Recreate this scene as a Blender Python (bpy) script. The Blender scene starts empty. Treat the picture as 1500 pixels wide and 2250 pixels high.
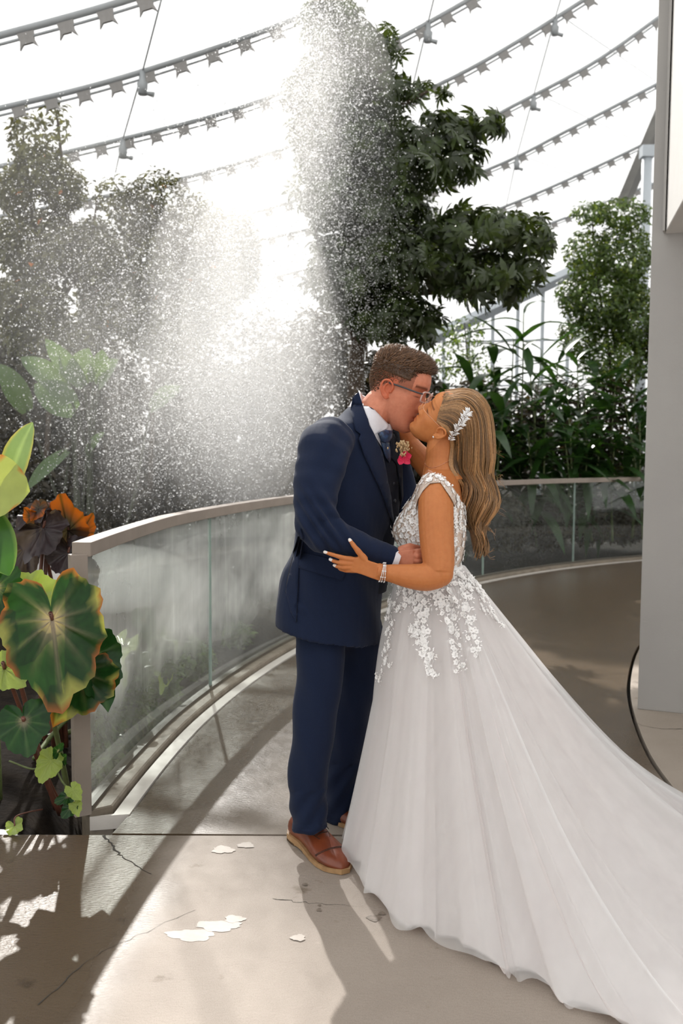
import bpy, math, random
import numpy as np
from mathutils import Vector, Matrix, Euler
from mathutils.bvhtree import BVHTree
from mathutils.geometry import delaunay_2d_cdt

SC = bpy.context.scene
COL = SC.collection
random.seed(7)
RNG = np.random.default_rng(7)

# ------------------------------------------------------------------ camera
F_PX, CAM_H = 2187.5, 1.525
PITCH, ROLL = math.atan((1125 - 945) / F_PX), math.radians(0.30)
cam_d = bpy.data.cameras.new('camera')
cam_d.sensor_fit = 'HORIZONTAL'
cam_d.sensor_width = 24.0
cam_d.lens = 35.0
cam_d.clip_start = 0.05
cam_d.clip_end = 300
cam_d.dof.use_dof = True
cam_d.dof.focus_distance = 3.5
cam_d.dof.aperture_fstop = 4.0
cam = bpy.data.objects.new('camera', cam_d)
COL.objects.link(cam)
CAM_M = Matrix.Translation((0, 0, CAM_H)) @ Euler((math.pi / 2 - PITCH, 0, 0)).to_matrix().to_4x4() @ Matrix.Rotation(ROLL, 4, 'Z')
cam.matrix_world = CAM_M
SC.camera = cam
CAM_P = np.array(CAM_M.translation)
CR = np.array(CAM_M.to_3x3())

# ------------------------------------------------------------------ world, sun, exposure
SUN_DIR = Vector((0.19, -0.985, -0.74)).normalized()      # the way the light travels
world = bpy.data.worlds.new('sky')
SC.world = world
world.use_nodes = True
bg = world.node_tree.nodes['Background']
bg.inputs[0].default_value = (1.0, 0.995, 0.985, 1)
bg.inputs[1].default_value = 1.32
sun_d = bpy.data.lights.new('sun', 'SUN')
sun_d.energy = 6.1
sun_d.angle = math.radians(0.6)
sun_d.color = (1.0, 0.965, 0.91)
sun = bpy.data.objects.new('sun', sun_d)
COL.objects.link(sun)
sun.rotation_euler = SUN_DIR.to_track_quat('-Z', 'Y').to_euler()
vs = SC.view_settings
vs.view_transform = 'Standard'
vs.look = 'None'
vs.exposure = 0.0
vs.gamma = 1.0
vs.use_curve_mapping = False
cy = SC.cycles
cy.use_adaptive_sampling, cy.adaptive_threshold, cy.adaptive_min_samples = True, 0.08, 14
cy.max_bounces, cy.diffuse_bounces, cy.glossy_bounces = 8, 3, 3
cy.transmission_bounces, cy.transparent_max_bounces, cy.volume_bounces = 5, 14, 1


# ------------------------------------------------------------------ points from the photograph's frame
def ray(px, py):
    return CR @ np.array([(px - 750) / F_PX, -(py - 1125) / F_PX, -1.0])


def P(px, py, Y):
    d = ray(px, py)
    return CAM_P + d * (Y / d[1])


def floor_z(Y):
    return -0.020 * max(0.0, Y - 5.0)


def G(px, py, z=0.0):
    d = ray(px, py)
    for _ in range(6):
        p = CAM_P + d * ((z - CAM_H) / d[2])
        z = floor_z(p[1]) if p[1] > 5 else z
    return p


def project(p):
    q = CR.T @ (np.asarray(p, float) - CAM_P)
    return 750 + F_PX * q[0] / -q[2], 1125 - F_PX * q[1] / -q[2]


def m(px, Y):                      # pixels to metres at depth Y
    return px * Y / F_PX


# ------------------------------------------------------------------ mesh helpers
def nrm(v):
    v = np.asarray(v, float)
    return v / (np.linalg.norm(v) + 1e-12)


def catmull(pts, n):
    pts = np.asarray(pts, float)
    k = len(pts)
    if k == 2:
        t = np.linspace(0, 1, n)[:, None]
        return pts[0] * (1 - t) + pts[1] * t
    ext = np.vstack([2 * pts[0] - pts[1], pts, 2 * pts[-1] - pts[-2]])
    out = []
    for t in np.linspace(0, k - 1, n):
        i = min(int(t), k - 2)
        f = t - i
        a, b, c, d = ext[i], ext[i + 1], ext[i + 2], ext[i + 3]
        out.append(0.5 * (2 * b + (c - a) * f + (2 * a - 5 * b + 4 * c - d) * f * f + (3 * b - a - 3 * c + d) * f ** 3))
    return np.array(out)


class MB:
    """collects vertices and faces for one mesh"""
    def __init__(s):
        s.v, s.f, s.n, s.c = [], [], 0, []

    def add(s, v, f, col=None):
        v = np.asarray(v, float).reshape(-1, 3)
        s.v.append(v)
        s.f += [tuple(int(i) + s.n for i in q) for q in f]
        s.n += len(v)
        if col is not None:
            col = np.asarray(col, float)
            if col.ndim == 1:
                col = np.tile(col, (len(v), 1))
            s.c.append(col)
        return s

    def box(s, c, size, R=None, col=None):
        c = np.asarray(c, float)
        h = np.asarray(size, float) / 2
        v = np.array([[x, y, z] for z in (-1, 1) for y in (-1, 1) for x in (-1, 1)]) * h
        if R is not None:
            v = v @ np.asarray(R).T
        return s.add(v + c, [(0, 2, 3, 1), (4, 5, 7, 6), (0, 1, 5, 4), (2, 6, 7, 3), (0, 4, 6, 2), (1, 3, 7, 5)], col)

    def rings(s, rings, caps=True, closed=True, col=None):
        rings = [np.asarray(r, float) for r in rings]
        n, k = len(rings[0]), len(rings)
        f = []
        for i in range(k - 1):
            for j in range(n if closed else n - 1):
                a, b = i * n + j, i * n + (j + 1) % n
                f.append((a, b, b + n, a + n))
        if caps:
            f.append(tuple(range(n - 1, -1, -1)))
            f.append(tuple(range((k - 1) * n, k * n)))
        return s.add(np.vstack(rings), f, col)

    def tube(s, pts, rad, n=8, caps=True, col=None, flat=None, up=None):
        pts = np.asarray(pts, float)
        k = len(pts)
        rad = np.full(k, rad, float) if np.isscalar(rad) else np.asarray(rad, float)
        T = np.gradient(pts, axis=0)
        T /= np.linalg.norm(T, axis=1)[:, None] + 1e-12
        u = np.array(up if up is not None else (0, 0, 1.0))
        if abs(u @ T[0]) > 0.95:
            u = np.array((0, 1.0, 0)) if up is None else np.array((1.0, 0, 0))
        u = nrm(u - T[0] * (u @ T[0]))
        a = np.linspace(0, 2 * math.pi, n, endpoint=False)
        R = []
        for i in range(k):
            u = nrm(u - T[i] * (u @ T[i]))
            w = np.cross(T[i], u)
            fl = 1.0 if flat is None else flat
            R.append(pts[i] + rad[i] * (np.cos(a)[:, None] * u + fl * np.sin(a)[:, None] * w))
        return s.rings(R, caps, col=col)

    def ellipsoid(s, c, r, nu=14, nv=9, R=None, col=None):
        c = np.asarray(c, float)
        v, f = [(0, 0, 1.0)], []
        for i in range(1, nv):
            t = math.pi * i / nv
            for j in range(nu):
                p = 2 * math.pi * j / nu
                v.append((math.sin(t) * math.cos(p), math.sin(t) * math.sin(p), math.cos(t)))
        v.append((0, 0, -1.0))
        for j in range(nu):
            f.append((0, 1 + j, 1 + (j + 1) % nu))
        for i in range(nv - 2):
            for j in range(nu):
                a, b = 1 + i * nu + j, 1 + i * nu + (j + 1) % nu
                f.append((a, a + nu, b + nu, b))
        e = len(v) - 1
        for j in range(nu):
            f.append((e, 1 + (nv - 2) * nu + (j + 1) % nu, 1 + (nv - 2) * nu + j))
        v = np.array(v) * np.asarray(r, float)
        if R is not None:
            v = v @ np.asarray(R).T
        return s.add(v + c, f, col)

    def mesh(s, name, smooth=True):
        me = bpy.data.meshes.new(name)
        v = np.vstack(s.v) if s.v else np.zeros((0, 3))
        me.from_pydata(v.tolist(), [], s.f)
        if s.c:
            at = me.color_attributes.new('tint', 'FLOAT_COLOR', 'POINT')
            c = np.vstack(s.c)
            c = np.hstack([c[:, :3], np.ones((len(c), 1))])
            at.data.foreach_set('color', c.astype(np.float32).ravel())
        if smooth:
            me.polygons.foreach_set('use_smooth', [True] * len(me.polygons))
        me.update()
        return me

    def build(s, name, mat=None, parent=None, smooth=True):
        return obj(name, s.mesh(name, smooth), mat, parent)


def obj(name, me, mat=None, parent=None, M=None):
    o = bpy.data.objects.new(name, me)
    COL.objects.link(o)
    if mat is not None and me is not None and not me.materials:
        me.materials.append(mat)
    if M is not None:
        o.matrix_basis = M
    if parent is not None:
        o.parent = parent
        o.matrix_parent_inverse = WORLD_INV.get(parent.name, Matrix())
    return o


WORLD_INV = {}


def empty(name, loc):
    o = bpy.data.objects.new(name, None)
    o.empty_display_size = 0.1
    COL.objects.link(o)
    o.location = Vector(loc)
    WORLD_INV[o.name] = Matrix.Translation(-Vector(loc))
    return o


def tag(o, label=None, cat=None, group=None, kind=None):
    if label:
        o['label'] = label
    if cat:
        o['category'] = cat
    if group:
        o['group'] = group
    if kind:
        o['kind'] = kind
    return o


def bevel(o, w=0.004, seg=2):
    b = o.modifiers.new('bevel', 'BEVEL')
    b.width = w
    b.segments = seg
    b.limit_method = 'ANGLE'
    return o


def solidify(o, t, offset=0.0):
    b = o.modifiers.new('solid', 'SOLIDIFY')
    b.thickness = t
    b.offset = offset
    return o


def frame(x, z, loc=(0, 0, 0), s=1.0):
    """matrix whose local X runs along x and whose local Z is as close to z as can be"""
    x = nrm(x)
    z = np.asarray(z, float)
    z = nrm(z - x * (z @ x))
    y = np.cross(z, x)
    M = Matrix.Identity(4)
    s = (s, s, s) if np.isscalar(s) else s
    for i in range(3):
        M[i][0], M[i][1], M[i][2], M[i][3] = x[i] * s[0], y[i] * s[1], z[i] * s[2], loc[i]
    return M


# ------------------------------------------------------------------ materials
def new_mat(name):
    mt = bpy.data.materials.new(name)
    mt.use_nodes = True
    nt = mt.node_tree
    return mt, nt, nt.nodes['Principled BSDF'], nt.nodes['Material Output']


def N(nt, typ, **kw):
    n = nt.nodes.new(typ)
    for k, v in kw.items():
        setattr(n, k, v)
    return n


def noise(nt, scale, detail=4, rough=0.55, vec=None, stretch=None):
    n = N(nt, 'ShaderNodeTexNoise')
    n.inputs['Scale'].default_value = scale
    n.inputs['Detail'].default_value = detail
    n.inputs['Roughness'].default_value = rough
    tc = N(nt, 'ShaderNodeTexCoord')
    src = tc.outputs['Object']
    if stretch:
        mp = N(nt, 'ShaderNodeMapping')
        mp.inputs['Scale'].default_value = stretch
        nt.links.new(src, mp.inputs['Vector'])
        src = mp.outputs[0]
    nt.links.new(src, n.inputs['Vector'])
    return n.outputs['Fac']


def ramp(nt, fac, stops, interp='LINEAR'):
    r = N(nt, 'ShaderNodeValToRGB')
    r.color_ramp.interpolation = interp
    el = r.color_ramp.elements
    while len(el) < len(stops):
        el.new(0.5)
    for e, (p, c) in zip(el, stops):
        e.position = p
        e.color = (*c, 1) if len(c) == 3 else c
    nt.links.new(fac, r.inputs[0])
    return r.outputs[0]


def bump(nt, b, height, strength=0.3, dist=0.01):
    n = N(nt, 'ShaderNodeBump')
    n.inputs['Strength'].default_value = strength
    n.inputs['Distance'].default_value = dist
    nt.links.new(height, n.inputs['Height'])
    nt.links.new(n.outputs[0], b.inputs['Normal'])


def simple(name, c1, c2=None, scale=20, rough=0.5, metal=0.0, bump_s=0.0, bump_scale=None, tint=False, sss=0.0,
           transl=0.0, transl_col=None, sheen=0.0, spec=0.5, stretch=None):
    mt, nt, b, out = new_mat(name)
    b.inputs['Roughness'].default_value = rough
    b.inputs['Metallic'].default_value = metal
    b.inputs['Specular IOR Level'].default_value = spec
    c2 = c2 or tuple(x * 0.8 for x in c1)
    col = ramp(nt, noise(nt, scale, stretch=stretch), [(0.32, c2), (0.68, c1)])
    if tint:
        at = N(nt, 'ShaderNodeVertexColor', layer_name='tint')
        mx = N(nt, 'ShaderNodeMix', data_type='RGBA', blend_type='MULTIPLY')
        mx.inputs[0].default_value = 1.0
        nt.links.new(col, mx.inputs[6])
        nt.links.new(at.outputs[0], mx.inputs[7])
        col = mx.outputs[2]
    nt.links.new(col, b.inputs['Base Color'])
    if sss:
        b.inputs['Subsurface Weight'].default_value = sss
        b.inputs['Subsurface Radius'].default_value = (0.012, 0.005, 0.003)
        b.inputs['Subsurface Scale'].default_value = 1.0
    if sheen:
        b.inputs['Sheen Weight'].default_value = sheen
    if bump_s:
        bump(nt, b, noise(nt, bump_scale or scale * 4, 3, stretch=stretch), bump_s)
    if transl:
        t = N(nt, 'ShaderNodeBsdfTranslucent')
        if transl_col:
            mx = N(nt, 'ShaderNodeMix', data_type='RGBA', blend_type='MULTIPLY')
            mx.inputs[0].default_value = 1.0
            nt.links.new(col, mx.inputs[6])
            mx.inputs[7].default_value = (*transl_col, 1)
            nt.links.new(mx.outputs[2], t.inputs[0])
        else:
            nt.links.new(col, t.inputs[0])
        ms = N(nt, 'ShaderNodeMixShader')
        ms.inputs[0].default_value = transl
        nt.links.new(b.outputs[0], ms.inputs[1])
        nt.links.new(t.outputs[0], ms.inputs[2])
        nt.links.new(ms.outputs[0], out.inputs[0])
    return mt


def concrete(name, dry1, dry2, wet_fn):
    """pale concrete; wet_fn(nt) gives a 0..1 wetness socket"""
    mt, nt, b, out = new_mat(name)
    base = ramp(nt, noise(nt, 1.7, 8, 0.65), [(0.3, dry2), (0.7, dry1)])
    speck = ramp(nt, noise(nt, 330, 2), [(0.34, (0.82, 0.81, 0.80)), (0.5, (1, 1, 1)), (0.7, (1.06, 1.05, 1.05))])
    mx = N(nt, 'ShaderNodeMix', data_type='RGBA', blend_type='MULTIPLY')
    mx.inputs[0].default_value = 1.0
    nt.links.new(base, mx.inputs[6])
    nt.links.new(speck, mx.inputs[7])
    # old splashes and scuffs
    st = ramp(nt, noise(nt, 5.5, 5, 0.6), [(0.28, (0.62, 0.58, 0.52)), (0.36, (1, 1, 1)), (0.70, (1, 1, 1)), (0.745, (1.22, 1.22, 1.22))])
    mx2 = N(nt, 'ShaderNodeMix', data_type='RGBA', blend_type='MULTIPLY')
    mx2.inputs[0].default_value = 1.0
    nt.links.new(mx.outputs[2], mx2.inputs[6])
    nt.links.new(st, mx2.inputs[7])
    wet = wet_fn(nt)
    dk = N(nt, 'ShaderNodeMix', data_type='RGBA', blend_type='MULTIPLY')
    nt.links.new(wet, dk.inputs[0])
    nt.links.new(mx2.outputs[2], dk.inputs[6])
    dk.inputs[7].default_value = (0.27, 0.215, 0.145, 1)
    b.inputs['Specular IOR Level'].default_value = 0.30
    nt.links.new(dk.outputs[2], b.inputs['Base Color'])
    rr = N(nt, 'ShaderNodeMapRange')
    rr.inputs['To Min'].default_value = 0.62
    rr.inputs['To Max'].default_value = 0.27
    nt.links.new(wet, rr.inputs[0])
    nt.links.new(rr.outputs[0], b.inputs['Roughness'])
    bm = N(nt, 'ShaderNodeBump')
    bm.inputs['Strength'].default_value = 0.35
    bm.inputs['Distance'].default_value = 0.006
    nt.links.new(noise(nt, 55, 5, 0.6, stretch=(1, 2.2, 1)), bm.inputs['Height'])
    nt.links.new(bm.outputs[0], b.inputs['Normal'])
    return mt


def wet_mask(terms, amp=0.55, scale=1.6, soft=0.22):
    """wetness = soft step of max over terms of (a*X + b*Y + c) with a ragged edge"""
    def fn(nt):
        g = N(nt, 'ShaderNodeTexCoord')
        sx = N(nt, 'ShaderNodeSeparateXYZ')
        nt.links.new(g.outputs['Object'], sx.inputs[0])

        def M_(op, a, b_):
            n = N(nt, 'ShaderNodeMath', operation=op)
            for i, v in enumerate((a, b_)):
                if isinstance(v, (int, float)):
                    n.inputs[i].default_value = v
                else:
                    nt.links.new(v, n.inputs[i])
            return n.outputs[0]
        tot = None
        for a, b_, c in terms:
            e = M_('ADD', M_('ADD', M_('MULTIPLY', sx.outputs[0], a), M_('MULTIPLY', sx.outputs[1], b_)), c)
            tot = e if tot is None else M_('MAXIMUM', tot, e)
        nz = M_('MULTIPLY', M_('SUBTRACT', noise(nt, scale, 6, 0.6), 0.5), amp * 2)
        v = M_('ADD', tot, nz)
        r = N(nt, 'ShaderNodeMapRange', interpolation_type='SMOOTHSTEP')
        r.inputs['From Min'].default_value = -soft
        r.inputs['From Max'].default_value = soft
        nt.links.new(v, r.inputs[0])
        return r.outputs[0]
    return fn
# ================================================================== the setting
RAIL_PX = [(207, 1774), (345, 1640), (484, 1515), (570, 1452), (646, 1410), (1049, 1278), (1243, 1243.5), (1406, 1229), (1560, 1219)]
_rp = np.array([G(*q)[:2] for q in RAIL_PX])
_t = np.r_[0, np.cumsum(np.linalg.norm(np.diff(_rp, axis=0), axis=1))]
_t = _t / _t[-1]
RAIL = np.column_stack([np.polyval(np.polyfit(_t, _rp[:, k], 3), np.linspace(-0.01, 1.14, 270)) for k in (0, 1)])
_seg = np.r_[0, np.cumsum(np.linalg.norm(np.diff(RAIL, axis=0), axis=1))]
RAIL_LEN = _seg[-1]


def rail_at(s, off=0.0, z=0.0):
    """point at arc length s, off metres towards the path, z above the path"""
    x, y = np.interp(s, _seg, RAIL[:, 0]), np.interp(s, _seg, RAIL[:, 1])
    e = 0.05
    t = nrm([np.interp(s + e, _seg, RAIL[:, 0]) - np.interp(s - e, _seg, RAIL[:, 0]),
             np.interp(s + e, _seg, RAIL[:, 1]) - np.interp(s - e, _seg, RAIL[:, 1])])
    return np.array([x + off * t[1], y - off * t[0], floor_z(y) + z])


def rail_sweep(section, s0, s1, n, mbx=None):
    """sweeps a closed (off, z) section along the rail"""
    mbx = mbx or MB()
    mbx.rings([[rail_at(s, o, z) for o, z in section] for s in np.linspace(s0, s1, n)])
    return mbx


def rect(o0, o1, z0, z1):
    return [(o0, z0), (o1, z0), (o1, z1), (o0, z1)]


# ---- floor slabs
M_FLOOR_NEAR = concrete('concrete_near', (0.345, 0.292, 0.245), (0.285, 0.238, 0.198), wet_mask([(-2.5, 0.12, -1.85)], 0.35, 1.3, 0.25))
M_FLOOR_PATH = concrete('concrete_path', (0.34, 0.288, 0.24), (0.27, 0.226, 0.185),
                        wet_mask([(0.05, 0.45, -1.85), (-1.2, 0.25, -1.35)], 0.5, 1.2, 0.3))
M_FLOOR_APRON = concrete('concrete_apron', (0.35, 0.30, 0.25), (0.29, 0.245, 0.20), wet_mask([(0.0, 0.5, -3.4)], 0.6, 1.5, 0.4))
M_JOINT = simple('joint_dark', (0.035, 0.03, 0.022), rough=0.9)
M_SOIL = simple('dark_soil', (0.018, 0.013, 0.009), (0.007, 0.005, 0.004), 9, 0.95, bump_s=0.8, spec=0.08)

floor = tag(empty('floor', (0, 3, 0)), 'wet concrete path of large poured slabs curving away behind the couple', 'floor', kind='structure')


def slab(name, outline, mat, step=0.35, parent=floor):
    """poured slab from an outline in plan, following the fall of the path, with its own edge depth"""
    o = np.asarray(outline, float)
    lo, hi = o.min(0), o.max(0)
    inner = []
    from_x = np.arange(lo[0] + step / 2, hi[0], step)
    for yy in np.arange(lo[1] + step / 2, hi[1], step):
        for xx in from_x:
            c = False
            j = len(o) - 1
            for i in range(len(o)):
                if (o[i, 1] > yy) != (o[j, 1] > yy) and xx < (o[j, 0] - o[i, 0]) * (yy - o[i, 1]) / (o[j, 1] - o[i, 1]) + o[i, 0]:
                    c = not c
                j = i
            if c and np.min(np.linalg.norm(o - (xx, yy), axis=1)) > step * 0.3:
                inner.append((xx, yy))
    pts = [Vector(p) for p in o] + [Vector(p) for p in inner]
    n = len(o)
    vv, ee, ff, *_ = delaunay_2d_cdt(pts, [(i, (i + 1) % n) for i in range(n)], [], 1, 1e-5)
    v = [(p.x, p.y, floor_z(p.y)) for p in vv]
    mbx = MB().add(v, ff)
    rim = [(p[0], p[1], floor_z(p[1])) for p in o]
    low = [(x, y, z - 0.06) for x, y, z in rim]
    mbx.add(rim + low, [(i, (i + 1) % n, n + (i + 1) % n, n + i) for i in range(n)])
    return mbx.build(name, mat, parent, smooth=False)


JY = 3.645
curve_j = np.array([G(*q)[:2] for q in [(1430, 1385), (1395, 1430), (1377, 1500), (1385, 1570), (1420, 1660), (1490, 1760)]])
curve_j = np.vstack([catmull(curve_j, 26), [[1.40, 3.86], [1.43, JY + 0.02]]])
strip_out = np.array([rail_at(s, 0.155)[:2] for s in np.linspace(-0.02, RAIL_LEN, 70)])
strip_out[0, 1] = JY + 0.008
path_out = np.vstack([[[-0.86, JY + 0.008]], strip_out[1:], [[9, 12.2], [9, 7.6]], [[2.6, 7.75]], curve_j[:-1], [[1.41, JY + 0.008]]])
slab('slab', path_out, M_FLOOR_PATH)
near_out = [(-7, -4), (7, -4), (7, JY - 0.008), (-7, JY - 0.008)]
slab('slab', near_out, M_FLOOR_NEAR, 0.6)
ap = curve_j + np.array([0.022, 0])
apron_out = np.vstack([ap[::-1], [[2.6, 7.72], [7, 7.6], [7, JY + 0.008]]])
apron_out[0, 1] = JY + 0.008
slab('slab', apron_out, M_FLOOR_APRON, 0.5)
for bx in ((0, -0.17, 14, 7.7), (1.9, 5.2, 4.9, 4.4)):
    MB().box((bx[0], bx[1] + 0.0, -0.16), (bx[2], bx[3], 0.06)).build('slab_bed', M_JOINT, floor, smooth=False)


def crack(pts_px, w, name='crack'):
    pts = np.array([G(*q) for q in pts_px])
    pts = np.vstack([catmull(pts, len(pts) * 6)])
    pts[:, :2] += RNG.normal(0, 0.004, (len(pts), 2))
    pts[:, 2] += 0.0012
    k = len(pts)
    T = np.gradient(pts, axis=0)
    S = np.c_[-T[:, 1], T[:, 0], np.zeros(k)]
    S /= np.linalg.norm(S, axis=1)[:, None]
    ww = (w * (0.4 + RNG.random(k)) * np.linspace(1, 0.25, k))[:, None]
    v = np.vstack([pts - S * ww, pts + S * ww])
    MB().add(v, [(i, i + 1, k + i + 1, k + i) for i in range(k - 1)]).build(name, M_JOINT, floor)


crack([(228, 1836), (252, 1862), (275, 1885), (330, 1921)], 0.005)
crack([(1500, 1602), (1440, 1600), (1390, 1588)], 0.0025)
crack([(90, 2210), (180, 2120), (270, 2070), (430, 2000)], 0.0018)
crack([(600, 1977), (700, 1985), (800, 1992)], 0.0015)



def blot(cx, cy, rx, ry, mat, name, seed):
    """a dried splash on the floor: ragged outline, a film above the slab"""
    rg = np.random.default_rng(seed)
    n = 40
    a = np.linspace(0, 2 * math.pi, n, endpoint=False)
    r = 1 + .14 * np.sin(3 * a + rg.uniform(0, 6)) + .08 * np.sin(7 * a + rg.uniform(0, 6)) + .05 * np.sin(13 * a + rg.uniform(0, 6))
    rim = np.array([G(cx + rx * r[i] * math.cos(a[i]), cy + ry * r[i] * math.sin(a[i])) + (0, 0, .0008 + .0004 * (seed % 10)) for i in range(n)])
    MB().add(np.vstack([rim.mean(0), rim]), [(0, 1 + (i + 1) % n, 1 + i) for i in range(n)]).build(name, mat, floor)


M_SPLASH = simple('dried_lime_mark', (0.372, 0.32, 0.272), (0.345, 0.292, 0.245), 45, 0.55)
M_SPOT = simple('dark_damp_spot', (0.24, 0.195, 0.155), (0.13, 0.10, 0.075), 60, 0.6)
for k, b in enumerate(((420, 2055, 52, 13), (480, 2035, 48, 12), (515, 2020, 22, 8), (490, 1868, 24, 8), (540, 1858, 18, 6), (655, 2062, 16, 7))):
    blot(*b, M_SPLASH, 'dried_splash', k)
for k, b in enumerate(((702, 1990, 4, 3), (701, 2000, 6, 4), (822, 2018, 16, 7), (838, 2008, 8, 4), (1052, 2068, 14, 9), (1078, 2085, 9, 5), (670, 1945, 6, 3), (1085, 2118, 8, 3))):
    blot(*b, M_SPOT, 'damp_spot', 50 + k)

# ---- soil of the planted beds
gx, gy = np.meshgrid(np.linspace(-22, 22, 90), np.linspace(JY + 0.02, 34, 70))
gz = -0.12 + 0.05 * np.sin(gx * 2.1 + gy) * np.cos(gy * 1.7) + RNG.normal(0, 0.012, gx.shape)
gz -= 0.02 * np.clip(gy - 5, 0, None)
# the bed rises gently behind the railing
for i in range(gx.shape[0]):
    for j in range(gx.shape[1]):
        d = np.min(np.hypot(RAIL[::6, 0] - gx[i, j], RAIL[::6, 1] - gy[i, j]))
        k = np.interp(gy[i, j], RAIL[:, 1], RAIL[:, 0])
        if gx[i, j] < k or gy[i, j] > 13.3:
            gz[i, j] += 0.10 * min(1, d / 0.5) + 0.05 * d
        else:
            gz[i, j] -= 0.6
q = gx.shape[1]
fs = [(i * q + j, i * q + j + 1, (i + 1) * q + j + 1, (i + 1) * q + j) for i in range(gx.shape[0] - 1) for j in range(q - 1)]
tag(MB().add(np.c_[gx.ravel(), gy.ravel(), gz.ravel()], fs).build('ground', M_SOIL),
    'dark moist soil of the planted beds beyond the path', 'soil', kind='structure')

# ---- kerb and pale steel strip along the foot of the railing
M_KERB = simple('kerb_stone', (0.24, 0.20, 0.15), (0.15, 0.12, 0.085), 12, 0.55, bump_s=0.3)
M_STRIP = simple('edge_strip_steel', (0.62, 0.58, 0.53), (0.52, 0.48, 0.43), 6, 0.35)
tag(rail_sweep([(-0.05, -0.3), (0.075, -0.3), (0.075, 0.028), (0.068, 0.034), (-0.05, 0.034)], -0.10, RAIL_LEN, 90).build('trim_1', M_KERB, smooth=False),
    'low brown kerb carrying the glass railing', 'kerb', kind='structure')
tag(rail_sweep(rect(0.085, 0.148, -0.05, 0.006), -0.12, RAIL_LEN, 90).build('trim_2', M_STRIP, smooth=False),
    'pale metal edge strip between kerb and path', 'edge strip', kind='structure')

# ---- curved glass railing
M_TAUPE = simple('railing_paint', (0.30, 0.25, 0.21), (0.26, 0.218, 0.183), 7, 0.6, bump_s=0.03, spec=0.3)
M_SEAL = simple('channel_dark', (0.10, 0.085, 0.06), rough=0.5)


def glass_mat(name, k):
    """clear glass under a film of water; k = how misted it is"""
    mt, nt, b, out = new_mat(name)
    nt.nodes.remove(b)
    tr = N(nt, 'ShaderNodeBsdfTransparent')
    tr.inputs[0].default_value = (0.86, 0.92, 0.88, 1)
    gl = N(nt, 'ShaderNodeBsdfGlossy')
    gl.inputs['Roughness'].default_value = 0.04
    gl.inputs[0].default_value = (0.95, 0.97, 0.95, 1)
    lw = N(nt, 'ShaderNodeLayerWeight')
    lw.inputs[0].default_value = 0.5
    pw = N(nt, 'ShaderNodeMath', operation='POWER')
    nt.links.new(lw.outputs['Facing'], pw.inputs[0])
    pw.inputs[1].default_value = 5.0
    fr = N(nt, 'ShaderNodeMapRange')
    fr.inputs['To Min'].default_value = 0.05
    fr.inputs['To Max'].default_value = 0.85
    nt.links.new(pw.outputs[0], fr.inputs[0])
    df = N(nt, 'ShaderNodeBsdfDiffuse')
    df.inputs[0].default_value = (0.74, 0.76, 0.72, 1)
    tl = N(nt, 'ShaderNodeBsdfTranslucent')
    tl.inputs[0].default_value = (0.78, 0.79, 0.75, 1)
    hz = N(nt, 'ShaderNodeMixShader')
    hz.inputs[0].default_value = 0.65
    nt.links.new(df.outputs[0], hz.inputs[1])
    nt.links.new(tl.outputs[0], hz.inputs[2])
    # water film: vertical runs plus cloudy breath on the pane
    runs = ramp(nt, noise(nt, 14, 4, 0.6, stretch=(1, 1, 0.05)), [(0.30, (0.15 * k,) * 3), (0.60, (0.19 * k,) * 3), (0.74, (0.30 * k,) * 3)])
    cloud = ramp(nt, noise(nt, 1.6, 3, 0.5, stretch=(1, 1, 1.4)), [(0.35, (0.0,) * 3), (0.7, (0.20 * k,) * 3)])
    ad = N(nt, 'ShaderNodeMath', operation='ADD')
    nt.links.new(runs, ad.inputs[0])
    nt.links.new(cloud, ad.inputs[1])
    # the film is densest at mid height and weakest at the foot of the pane
    tc = N(nt, 'ShaderNodeTexCoord')
    sx = N(nt, 'ShaderNodeSeparateXYZ')
    nt.links.new(tc.outputs['Object'], sx.inputs[0])
    wob = N(nt, 'ShaderNodeMath', operation='MULTIPLY_ADD')
    nt.links.new(noise(nt, 2.2, 4, 0.6), wob.inputs[0])
    wob.inputs[1].default_value = 0.45
    nt.links.new(sx.outputs[2], wob.inputs[2])
    hgt = ramp(nt, wob.outputs[0], [(0.25, (0.30,) * 3), (0.50, (0.45,) * 3), (0.72, (1.25,) * 3), (0.95, (0.95,) * 3), (1.0, (0.85,) * 3)])
    ad2 = N(nt, 'ShaderNodeMath', operation='MULTIPLY')
    nt.links.new(ad.outputs[0], ad2.inputs[0])
    nt.links.new(hgt, ad2.inputs[1])
    m1 = N(nt, 'ShaderNodeMixShader')
    nt.links.new(ad2.outputs[0], m1.inputs[0])
    nt.links.new(tr.outputs[0], m1.inputs[1])
    nt.links.new(hz.outputs[0], m1.inputs[2])
    m2 = N(nt, 'ShaderNodeMixShader')
    nt.links.new(fr.outputs[0], m2.inputs[0])
    nt.links.new(m1.outputs[0], m2.inputs[1])
    nt.links.new(gl.outputs[0], m2.inputs[2])
    nt.links.new(m2.outputs[0], out.inputs[0])
    return mt


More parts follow.
